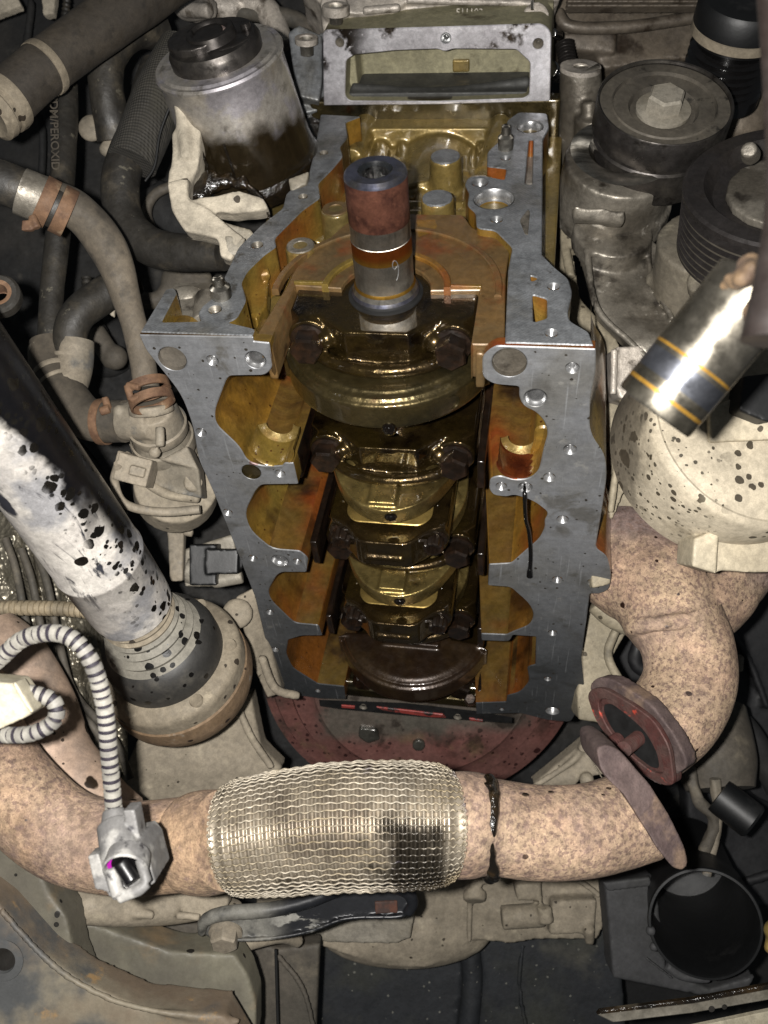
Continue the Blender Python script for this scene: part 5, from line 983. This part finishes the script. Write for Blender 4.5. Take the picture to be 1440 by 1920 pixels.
cast('housing', [tcyl(1165, 300, .63, .0, .040, 106), tcyl(1170, 300, .632, .030, .048, 112), pp([(1062, 330), (1090, 260), (1180, 258), (1260, 300), (1310, 330), (1260, 380), (1200, 430), (1110, 430)], .65, .02), pp([(1075, 385, .60), (1175, 395, .60), (1172, 420, .605), (1078, 410, .605)], .60, .01)], 'greymetal', tn, vox=.0016, smooth=5)
lathe('spring_ring', P(1165, 285, .615), ta, [(.030, -.002), (.034, 0), (.030, .001), (.022, .0005), (.018, -.003)], 'darksteel', tn, 48)
cast('bracket_arm', [pp([(1080, 430, .655), (1110, 440, .645), (1215, 440, .645), (1255, 480, .645), (1230, 520, .64), (1260, 600, .62), (1275, 640, .60), (1240, 690, .60), (1180, 640, .605), (1130, 590, .62), (1105, 500, .64)], .63, .02), tp([(1100, 470, .632), (1118, 575, .612), (1180, 640, .60), (1222, 680, .594)], 7), tp([(1215, 450, .64), (1222, 520, .632), (1262, 600, .614)], 6), tcyl(1150, 430, .64, 0, .015, 74)], 'greymetal', tn, vox=.0015, smooth=5)
cast('post', [cp((1088, 125, .66), (1092, 300, .70), 38, 44), cp((1110, 215, .66), (1112, 285, .68), 32, 36), cp((1104, 190, .655), (1104, 220, .66), 14)], 'greymetal', tn, vox=.0014, smooth=4)
lathe('post_face', P(1089, 124, .656), camdir(0, .7, .7), [(.0145, -.003, 0), (.0145, 0, 0), (.0058, 0, 0), (.0052, -.001, 1), (.0050, -.010, 1), (1e-4, -.010, 1)], ('crudemetal', 'darksteel'), tn, 36)
# alternator pulley group
ap = thing('ribbed_pulley', 'large black ribbed belt pulley cut by the right edge', 'pulley', P(1440, 380, .55))
aax = camdir(-.15, .60, .78).normalized(); ac = P(1482, 345, .55); ra = .0620
prof = [(ra * .93, -.045), (ra * .99, -.043)]
for k in range(7): prof += [(ra * .985, -.0415 + k * .0050), (ra * .99, -.0400 + k * .0050), (ra * .91, -.0392 + k * .0050), (ra * .91, -.0380 + k * .0050)]
prof += [(ra, -.004), (ra * 1.0, -.001), (ra * .97, .0005), (ra * .80, .0005), (ra * .77, -.003), (ra * .70, -.008), (ra * .5, -.010), (1e-4, -.010)]
prof = [(p_[0], p_[1], 1 if (i_ >= 2 and i_ < 30 and (i_ - 2) % 4 == 0) else 0) for i_, p_ in enumerate(prof)]
lathe('pulley_body', ac, aax, prof, ('blackpulley', 'pulleydust'), ap, 96, sharp=30)
cast('hub_web', [Pr([ac + aax * -.004 + basis(aax)[0] * x + basis(aax)[1] * y for x, y in [(.036 * math.cos(q * .3927), .036 * math.sin(q * .3927)) for q in range(16)]], aax, .006), Cy(P(1408, 292, .545), P(1404, 280, .530), .0058, .0045)], 'greymetal', ap, vox=.0012, smooth=4)
acx = thing('compressor_body', 'dusty compressor body below the ribbed pulley', 'compressor', P(1330, 520, .62))
cast('casing', [cp((1340, 450, .60), (1310, 620, .66), 105, 95), cp((1322, 522, .575), (1325, 545, .585), 34), pp([(1260, 430), (1330, 420), (1440, 560), (1500, 620), (1500, 700), (1270, 660), (1245, 560)], .635, .03), cp((1222, 520, .63), (1240, 530, .64), 16)], 'beigegrey', acx, vox=.0018, smooth=5)
up_ = thing('small_ribbed_pulley', 'small shiny black ribbed pulley with pale collar in the top right corner', 'pulley', P(1380, 90, .66))
uax = camdir(0, .55, .83).normalized(); uc = P(1392, 30, .64)
prof = [(.030, -.060), (.030, -.055)]
for k in range(6): prof += [(.0300, -.052 + k * .0058), (.0265, -.049 + k * .0058)]
prof += [(.0300, -.015), (.0285, -.013)]
lathe('grooves', uc, uax, prof, 'gloss', up_, 72, sharp=30)
lathe('collar', uc, uax, [(.0285, -.013), (.0325, -.012), (.0325, -.006), (.030, -.005)], 'joint', up_, 64)
lathe('cap', uc, uax, [(.0325, -.005), (.0325, .008), (.030, .012), (.02, .014), (1e-4, .014)], 'duct', up_, 64)
# upper right casing, belt cover
uc2 = thing('timing_cover', 'brown-stained upper casing between the head and the small ribbed pulley', 'cover', P(1180, 60, .74))
cast('casing', [pp([(1045, 10), (1060, -30), (1340, -30), (1330, 110), (1250, 110), (1130, 130), (1110, 90), (1060, 70)], .74, .05), tp([(1045, 20, .72), (1070, 50, .72), (1180, 50, .72), (1320, 30, .72)], 12), pp([(1055, 60, .73), (1160, 55, .73), (1155, 100, .735), (1060, 95, .735)], .73, .02), sp(1390, 205, .74, 60, 1, 1, .5), pp([(1240, 100), (1420, 120), (1430, 260), (1350, 300), (1300, 330), (1260, 200)], .75, .03)], 'casingbrown', uc2, vox=.002, smooth=5)
for k in range(4): cast('cooler_fin', [Bx(P(1190, 16 - k * 8, .700 + .004 * k), (.105, .0018, .010), CAMROT)], 'casingbrown', uc2, vox=.0009, smooth=1)
sg = thing('spring_bolt', 'small dark spring-wound bolt beside the right corner of the window frame', 'bolt', P(1062, 90, .70))
tube('spring', [P(1058, 80, .70), P(1066, 125, .70)], .0060, 'pulley', sg, n=80, seg=16, fn=lambda L, a: 1 + .2 * math.sin(L * 2 * math.pi / .0024))
cast('stud_nut', [cp((1035, 62, .67), (1048, 66, .68), 9), cp((1032, 130, .68), (1050, 140, .69), 16), cp((1034, 205, .68), (1046, 208, .69), 9)], 'steel', sg, vox=.0009)
# right side wall of the engine behind the rail
sw = thing('side_casting', 'long dusty beige side casting running down behind the right sump rail', 'casting', P(1150, 700, .62))
cast('side_wall', [pp([(1028, 240, .74), (1060, 240, .74), (1065, 420, .70), (1090, 560, .66), (1160, 640, .63), (1200, 760, .62), (1180, 900, .62), (1150, 975, .63), (1100, 975, .64), (1080, 700, .64), (1060, 560, .66), (1030, 480, .69)], .65, .03), pp([(1145, 905), (1215, 900), (1220, 978), (1125, 975)], .645, .02)], 'beigegrey2', sw, vox=.0018, smooth=4)
cast('side_rib', [tp([(1045, 250, .72), (1050, 400, .69), (1070, 520, .665)], 9), tp([(1170, 720, .60), (1165, 800, .605), (1145, 960, .615)], 7), tp([(1110, 700, .62), (1135, 715, .62), (1128, 780, .62), (1118, 830, .62)], 5), cp((1060, 395, .69), (1075, 470, .68), 20)], 'beigegrey2', sw, vox=.0014, smooth=3)
cast('silver_boss', [pp([(1155, 650), (1200, 648), (1240, 690), (1210, 760), (1160, 745), (1150, 700)], .595, .03), tp([(1152, 655, .592), (1150, 740, .592)], 7)], 'crudemetal', sw, vox=.0012)
cast('rail_lug', [pp([(1120, 1028), (1140, 1035), (1147, 1060), (1146, 1095), (1110, 1104), (1108, 1060)], .602, .04), cp((1112, 835, .60), (1136, 890, .60), 6)], 'beigegrey2', sw, vox=.0012)
cast('lower_web', [pp([(1100, 1110), (1125, 1115), (1150, 1160), (1185, 1170), (1150, 1230), (1150, 1270), (1190, 1310), (1150, 1360), (1085, 1350), (1082, 1300), (1095, 1200)], .70, .03), tp([(1115, 1130, .67), (1150, 1160, .67), (1200, 1180, .67)], 20), tp([(1155, 1180, .68), (1140, 1230, .68), (1170, 1290, .68)], 9), sp(1150, 1308, .68, 14)], 'beigegrey2', sw, vox=.0016, smooth=5)
# ---------------- bell housing plate ----------------
bp = thing('bell_plate', 'red-brown round bell housing plate spotted with oil behind the block', 'plate', P(790, 1330, .79))
bn = camdir(0, -.35, .94).normalized(); bc = P(790, 1275, .83)
lathe('plate_disc', bc, bn, [(.146, -.03), (.148, -.022), (.147, -.018), (.139, -.016), (.137, -.012), (.122, -.010), (.119, -.004), (.104, -.002), (.098, .004), (.07, .006), (1e-4, .006)], 'bellplate', bp, 128, sharp=40)
def bpp(px, py): d = P(px, py, 1) - CP; return CP + d * ((bc + bn * .004 - CP).dot(bn) / d.dot(bn))
cast('cast_nub', [Cy(bpp(785, 1392), bpp(785, 1392) + bn * .006, .006), Pr(fillet([bpp(674, 1358) + bn * .006, bpp(708, 1362) + bn * .006, bpp(713, 1380) + bn * .006, bpp(690, 1388) + bn * .006, bpp(672, 1376) + bn * .006], .002), bn, .012)], 'wetdark', bp, vox=.0012, smooth=3)
for a in ((560, 600), (900, 1000)):
    pass
# ---------------- gearbox ----------------
gb = thing('gearbox', 'beige dust-covered gearbox casing showing all round the exhaust flexible section', 'gearbox', P(700, 1600, .80))
cast('left_web', [pp([(260, 1380, .70), (400, 1330, .72), (470, 1300, .74), (490, 1400, .74), (530, 1440, .74), (420, 1560, .74), (220, 1570, .72), (225, 1460, .70)], .73, .03), tp([(440, 1310, .72), (470, 1380, .72), (510, 1440, .72)], 8), tp([(350, 1400, .715), (290, 1500, .72), (280, 1560, .72)], 3), tp([(345, 1400, .715), (230, 1480, .71)], 3), pp([(440, 1120, .70), (480, 1100, .70), (530, 1300, .75), (500, 1310, .74), (470, 1240, .72)], .72, .03), sp(445, 1150, .69, 30, 1, 1, .5), tp([(490, 1230, .70), (515, 1290, .715), (560, 1305, .73)], 9)], 'beige', gb, vox=.002, smooth=5)
cast('case', [pp([(520, 1640), (1150, 1640), (1160, 1700), (1130, 1740), (1120, 1762), (1000, 1762), (960, 1770), (880, 1762), (850, 1792), (800, 1815), (730, 1812), (640, 1788), (560, 1760), (480, 1740), (480, 1660)], .80, .06),
    sp(760, 1745, .82, 110, 1.5, .62, .5), sp(960, 1700, .81, 70, 1.6, .6, .4), tp([(880, 1680, .79), (880, 1765, .79)], 6), cp((890, 1670, .785), (890, 1690, .78), 22), tp([(940, 1720, .78), (1020, 1715, .78)], 22), cp((1020, 1700, .77), (1025, 1730, .77), 14), pp([(965, 1660), (1015, 1655), (1018, 1690), (970, 1690)], .775, .02), pp([(1035, 1690), (1120, 1688), (1115, 1750), (1030, 1755)], .785, .02), tp([(1015, 1645, .78), (1080, 1650, .78), (1125, 1680, .78)], 6), cp((1105, 1740, .78), (1105, 1765, .79), 10), tp([(880, 1660, .78), (960, 1640, .78)], 6)], 'beige', gb, vox=.002, smooth=4)
cast('right_web', [pp([(1000, 1470, .74), (1110, 1380, .73), (1150, 1450, .73), (1090, 1460, .73), (1060, 1500, .74)], .74, .02), pp([(1085, 1405, .72), (1100, 1380, .72), (1140, 1375, .72), (1150, 1395, .72), (1090, 1412, .72)], .72, .01), tp([(1000, 1475, .73), (1070, 1430, .73), (1095, 1400, .73)], 6), sp(1100, 1462, .725, 14), tp([(1095, 1405, .72), (1130, 1460, .72)], 3)], 'beige', gb, vox=.0016, smooth=4)
cast('oil_pan', [pp([(600, 1720), (640, 1705), (780, 1700), (770, 1760), (740, 1770), (610, 1768), (570, 1745)], .77, .03)], 'greylight', gb, vox=.0016, smooth=5)
cast('stud', [cp((1155, 1693, .78), (1180, 1691, .78), 7)], 'plastic', gb, vox=.0012)
# torque arm
am = thing('torque_arm', 'black curved torque arm with worn greyish left end under the braided exhaust', 'arm', P(560, 1710, .62))
apts = [(385, 1740, .60), (420, 1722, .60), (500, 1712, .60), (600, 1690, .60), (660, 1672, .60), (740, 1675, .60), (772, 1690, .60)]
cast('arm_bar', [pp([(375, 1748), (382, 1722), (420, 1708), (500, 1702), (570, 1686), (650, 1655), (700, 1648), (765, 1660), (780, 1690), (770, 1712), (740, 1722), (650, 1725), (580, 1748), (500, 1762), (400, 1764)], .60, .006),
    tp([(378, 1752, .597), (384, 1726, .594), (425, 1712, .592), (505, 1706, .592), (575, 1690, .592), (650, 1662, .592), (700, 1657, .592), (758, 1668, .592), (774, 1692, .594), (765, 1712, .597)], [7, 12, 14, 14, 14, 13, 13, 13, 11, 9]), tp([(400, 1763, .597), (500, 1760, .597), (580, 1746, .597), (650, 1722, .597), (740, 1719, .597), (765, 1712, .597)], 4)], 'arm', am, vox=.0009, smooth=4)
cast('rust_patch', [pp([(702, 1691), (745, 1689), (746, 1712), (704, 1714)], .5985, .003)], 'rustclamp2', am, vox=.0006)
hexbolt('arm_bolt', P(423, 1748, .598), camdir(0, -.55, .83), .016, .010, 'plastic', am, fl=.011, rot=.5)
cast('ball_joint', [sp(420, 1775, .64, 34, 1, .8, 1), sp(415, 1700, .64, 32, 1.3, .4, 1), tp([(420, 1770, .64), (520, 1755, .66), (560, 1765, .68)], [24, 14, 12]), cp((428, 1795, .63), (428, 1805, .635), 16)], 'beige', am, vox=.0014, smooth=4)
# ---------------- subframe ----------------
sf = thing('subframe', 'dusty brown and grey painted subframe filling the lower left corner', 'subframe', P(200, 1800, .55))
cast('cross_tube', [tp([(60, 1672, .60), (150, 1695, .60), (300, 1700, .62), (420, 1690, .65)], [30, 36, 34, 26]), pp([(86, 1640), (420, 1655), (430, 1700), (380, 1722), (120, 1712), (90, 1690)], .62, .02), tp([(250, 1713, .60), (290, 1716, .60)], 9), tp([(330, 1716, .61), (375, 1720, .61)], 8)], 'beige', sf, vox=.0018, smooth=5)
cast('left_beam', [pp([(-60, 1520), (0, 1545), (60, 1600), (95, 1680), (125, 1720), (140, 1800), (160, 1850), (60, 1740), (-60, 1660)], .56, .03), tp([(30, 1640, .55), (25, 1700, .55), (50, 1690, .55), (70, 1620, .55)], 2)], 'subframe', sf, vox=.0018, smooth=4)
cast('main_beam', [pp([(135, 1720), (250, 1760), (320, 1785), (440, 1790), (465, 1830), (480, 1880), (480, 1960), (380, 1920), (200, 1870), (150, 1830)], .60, .03)], 'subframe', sf, vox=.0018, smooth=4)
cast('lower_panel', [pp([(-80, 1640), (0, 1700), (80, 1790), (150, 1840), (260, 1890), (420, 1905), (470, 1990), (-80, 1990)], .535, .03), tp([(0, 1705, .528), (80, 1792, .528), (150, 1845, .528), (260, 1890, .53), (450, 1915, .54)], 7)], 'tanrust', sf, vox=.0018, smooth=4)
lathe('drain_hole', P(6, 1800, .532), CZ, [(.011, -.001, 0), (.012, .001, 0), (.0075, .0012, 0), (.0068, -.001, 1), (1e-4, -.001, 1)], ('tanrust', 'dark_hole'), sf, 32)
for px, py, rr in ((106, 1733, 5), (55, 1745, 3), (93, 1780, 4), (30, 1640, 3)): lathe('small_hole', P(px, py, .559), CZ, [(rr * .56 / FPX, .0004), (1e-4, .0004)], 'dark_hole', sf, 14)
cast('rear_webs', [pp([(340, 1720), (520, 1780), (600, 1770), (590, 1990), (480, 1990), (470, 1850), (300, 1770)], .72, .02), pp([(250, 1720), (380, 1735), (420, 1790), (280, 1790)], .70, .02), tp([(520, 1790, .70), (570, 1860, .70), (600, 1990, .70)], 6)], 'beigedark', sf, vox=.002, smooth=4)
tube('web_crease', [P(517, 1780, .69), P(519, 1850, .69), P(522, 1960, .69)], .0012, 'black', sf, n=8, seg=8)
# black shields at the bottom
us = thing('under_shield', 'dark scuffed plastic shield at the bottom centre', 'shield', P(800, 1850, .9))
cast('panel', [pp([(585, 1740), (1160, 1740), (1180, 1990), (600, 1990)], .88, .02), tp([(880, 1770, .87), (885, 1850, .87), (870, 1990, .87)], 20), tp([(980, 1770, .868), (975, 1860, .868), (1000, 1990, .868)], 6)], 'darkplastic', us, vox=.003, smooth=4)
dk = thing('black_duct', 'open round black plastic duct mouth at the bottom right', 'duct', P(1320, 1735, .7))
dn = camdir(-.22, .05, .97).normalized(); dc = P(1322, 1733, .68)
lathe('duct_mouth', dc, dn, [(.0385, -.05, 0), (.0400, -.006, 0), (.0412, -.002, 0), (.0405, 0, 0), (.0388, .0002, 0), (.0378, -.002, 0), (.0372, -.030, 0), (.0360, -.075, 0), (.0355, -.16, 0), (1e-4, -.165, 0)], ('duct',), dk, 72)
cast('duct_body', [pp([(1135, 1665), (1230, 1650), (1250, 1820), (1330, 1855), (1420, 1830), (1400, 1860), (1330, 1870), (1150, 1835)], .74, .03)], 'greyfilm', dk, vox=.002, smooth=4)
cast('duct_lugs', [sp(1220, 1745, .69, 10), sp(1226, 1775, .69, 9), pp([(1130, 1655, .73), (1220, 1645, .73), (1222, 1662, .73), (1140, 1672, .73)], .73, .006), tp([(1250, 1810, .69), (1280, 1830, .69), (1330, 1835, .69)], 9), tp([(1210, 1795, .72), (1240, 1818, .72), (1262, 1835, .72)], 3)], 'greyfilm', dk, vox=.0014)
ss = thing('metal_strip', 'bare scratched metal strip crossing the bottom right corner', 'strip', P(1300, 1890, .5))
plate('strip', fillet([P(*q) for q in ((1120, 1903, .50), (1125, 1896, .50), (1300, 1876, .50), (1520, 1835, .50), (1520, 1862, .50), (1300, 1900, .50), (1150, 1918, .50))], .001), [], CZ, .003, 'silverstrip', ss, back=True)
plate('strip_edge', [P(*q) for q in ((1120, 1903, .4985), (1125, 1896, .4985), (1300, 1874, .4985), (1520, 1832, .4985), (1520, 1842, .4985), (1300, 1883, .4985))], [], CZ, .003, 'gunk', ss, back=True)
for x, y, r_ in ((1333, 1890, 6), (1357, 1886, 5)): lathe('strip_hole', P(x, y, .4985), CZ, [(r_ * .5 / FPX, .001), (1e-4, .001)], 'dark_hole', ss, 14)
plate('paper_corner', [P(*q) for q in ((1260, 1935, .6), (1520, 1880, .6), (1520, 1990, .6), (1260, 1990, .6))], [], CZ, .004, 'creamplastic', ss, back=True)
# ---------------- right background ----------------
rb = thing('lower_coolant_pipe', 'grimy grey pipe with a black rubber cap behind the open flange', 'pipe', P(1330, 1440, .78))
tube('pipe', [P(1330, 1330, .80), P(1340, 1420, .78), (P(1350, 1480, .77))], [.030, .034, .028], 'beigedark', rb, n=24, fn=rough(.03, 30))
lathe('rubber_cap', P(1385, 1520, .72), camdir(.72, -.55, .4), [(1e-4, -.018), (.014, -.018), (.0145, -.014), (.0145, .012), (.013, .014), (1e-4, .014)], 'duct', rb, 36)
tube('bracket', [P(1290, 1440, .75), P(1310, 1500, .74), P(1340, 1540, .74), P(1320, 1600, .74)], .005, 'beigedark', rb, n=24, fn=rough(.3, 90))
tube('bracket', [P(1340, 1460, .74), P(1345, 1540, .74), P(1325, 1640, .74)], .004, 'plastic', rb, n=24, fn=rough(.3, 90))
r2 = hose('ribbed_hose', 'dark ribbed hose in the shadow at the right', [(1330, 1330, .86), (1380, 1350, .85), (1420, 1400, .84), (1460, 1480, .84)], 24, 'dark', amp=.03)
cd = r2
r3 = thing('wheel_arch_liner', 'black plastic liner with creases and a pale stud at the right edge', 'liner', P(1400, 1250, .95))
cast('liner', [pp([(1150, 1150), (1250, 1180), (1330, 1150), (1400, 1040), (1540, 1000), (1540, 1700), (1300, 1700), (1280, 1400), (1150, 1300)], .95, .03), tp([(1345, 1150, .94), (1400, 1230, .94), (1440, 1330, .94)], 8), tp([(1330, 1400, .93), (1400, 1500, .93), (1500, 1540, .93)], 18), tp([(1280, 1690, .9), (1440, 1640, .9), (1500, 1620, .9)], 10), tp([(1210, 1180, .93), (1190, 1240, .93), (1230, 1270, .93)], 14)], 'linerdark', r3, vox=.0035, smooth=4)
lathe('stud', P(1386, 1246, .92), camdir(-.1, .9, .4), [(.004, -.006), (.0042, .008), (.003, .010), (1e-4, .010)], 'plastic', r3, 14)
# corner gold bulb bottom right
gl_ = cast('brass_fitting', [sp(1452, 1745, .5, 20), sp(1442, 1778, .5, 10), cp((1450, 1745, .5), (1440, 1778, .5), 9)], 'castgold', None, vox=.0012, loc=P(1445, 1750, .5)); tag(gl_, 'small oily brass fitting cut by the right edge beside the black duct', 'fitting')
# ---------------- left background ----------------
ff = thing('heat_foil', 'dimpled metallic heat foil with dark creases at the left edge', 'foil', P(100, 1150, .72))
def foil():
    vs, fs = [], []; nx, ny = 60, 80
    for j in range(ny + 1):
        for i in range(nx + 1):
            px = -60 + i / nx * 300; py = 960 + j / ny * 520
            d = .70 + .012 * math.sin(px * .02 + py * .01) + .010 * noise.noise(Vector((px * .02, py * .02, 0)))
            for cx_ in (60 + (py - 960) * .12, 100 + (py - 960) * .16, 30 + (py - 960) * .1): d += .006 * math.exp(-((px - cx_) / 6) ** 2)
            vs.append(P(px, py, d))
    for j in range(ny):
        for i in range(nx): a = j * (nx + 1) + i; fs.append((a, a + nx + 1, a + nx + 2, a + 1))
    return base('foil_sheet', vs, fs, 'foil', ff, sharp=None)
fo2 = foil()
for p in fo2.data.polygons: p.use_smooth = True
for k, (x, y) in enumerate(((10, 1010), (40, 1030), (70, 1040))): tube('brake_line', [P(x, y, .665), P(x + 20, y + 60, .66), P(x + 40, y + 160, .66), P(x + 70, y + 260, .66), P(x + 140, y + 340, .66), (P(x + 175, y + 420, .66))], .0028, 'beigedark', ff, n=50, seg=10)
tube('corrugated_line', [P(-40, 1140, .62), P(60, 1140, .62), P(130, 1142, .62), P(190, 1150, .62)], .0047, 'foilring', ff, n=240, seg=14, fn=corr)
lf = thing('left_inner_panel', 'dark inner panel and cables behind the left hoses', 'panel', P(150, 500, .95))
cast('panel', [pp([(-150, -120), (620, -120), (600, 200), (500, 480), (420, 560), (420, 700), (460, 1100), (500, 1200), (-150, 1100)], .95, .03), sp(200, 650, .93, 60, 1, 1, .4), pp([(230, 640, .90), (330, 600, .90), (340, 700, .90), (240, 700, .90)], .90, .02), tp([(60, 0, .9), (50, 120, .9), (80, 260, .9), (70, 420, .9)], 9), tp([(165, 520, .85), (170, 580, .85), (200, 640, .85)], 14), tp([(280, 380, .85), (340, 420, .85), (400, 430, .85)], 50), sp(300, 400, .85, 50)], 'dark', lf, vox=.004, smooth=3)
tube('ridged_cable', [P(130, -40, .85), P(118, 60, .85), P(100, 120, .85), P(88, 200, .85)], .0035, 'hose', lf, n=160, seg=10, fn=corr)
tube('ridged_cable', [P(162, 520, .80), P(166, 570, .80), P(176, 620, .80), P(200, 660, .8)], .0040, 'hose', lf, n=120, seg=10, fn=corr)
cast('cable_plug', [cp((176, 620, .80), (215, 680, .80), 20), sp(215, 670, .80, 24)], 'beigedark', lf, vox=.0016)
cast('arch_bracket', [tp([(290, 440, .80), (275, 400, .80), (290, 365, .80), (330, 345, .80)], 10), tp([(300, 470, .80), (330, 500, .80), (300, 560, .80), (240, 560, .80)], 16), sp(350, 530, .80, 50, 1, 1, .4), tp([(420, 20, .8), (560, 40, .8), (590, 120, .8)], 16)], 'beigedark', lf, vox=.002)
cast('light_edge', [pp([(-40, 0), (30, -10), (40, 10), (-40, 40)], .8, .01), pp([(75, -20), (105, -20), (100, 25), (80, 28)], .8, .01), pp([(208, 540, .66), (216, 545, .66), (214, 595, .66), (204, 590, .66)], .66, .004)], 'limescale', lf, vox=.0014)
# backing of the whole bay
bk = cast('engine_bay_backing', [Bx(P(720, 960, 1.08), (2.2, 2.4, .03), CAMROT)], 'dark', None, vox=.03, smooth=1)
bk['kind'] = 'structure'
for o in list(bpy.data.objects):
    if 'at' in o: del o['at']
print('tris', sum(len(o.data.loop_triangles) if not o.data.calc_loop_triangles() else 0 for o in bpy.data.objects if o.type == 'MESH'))
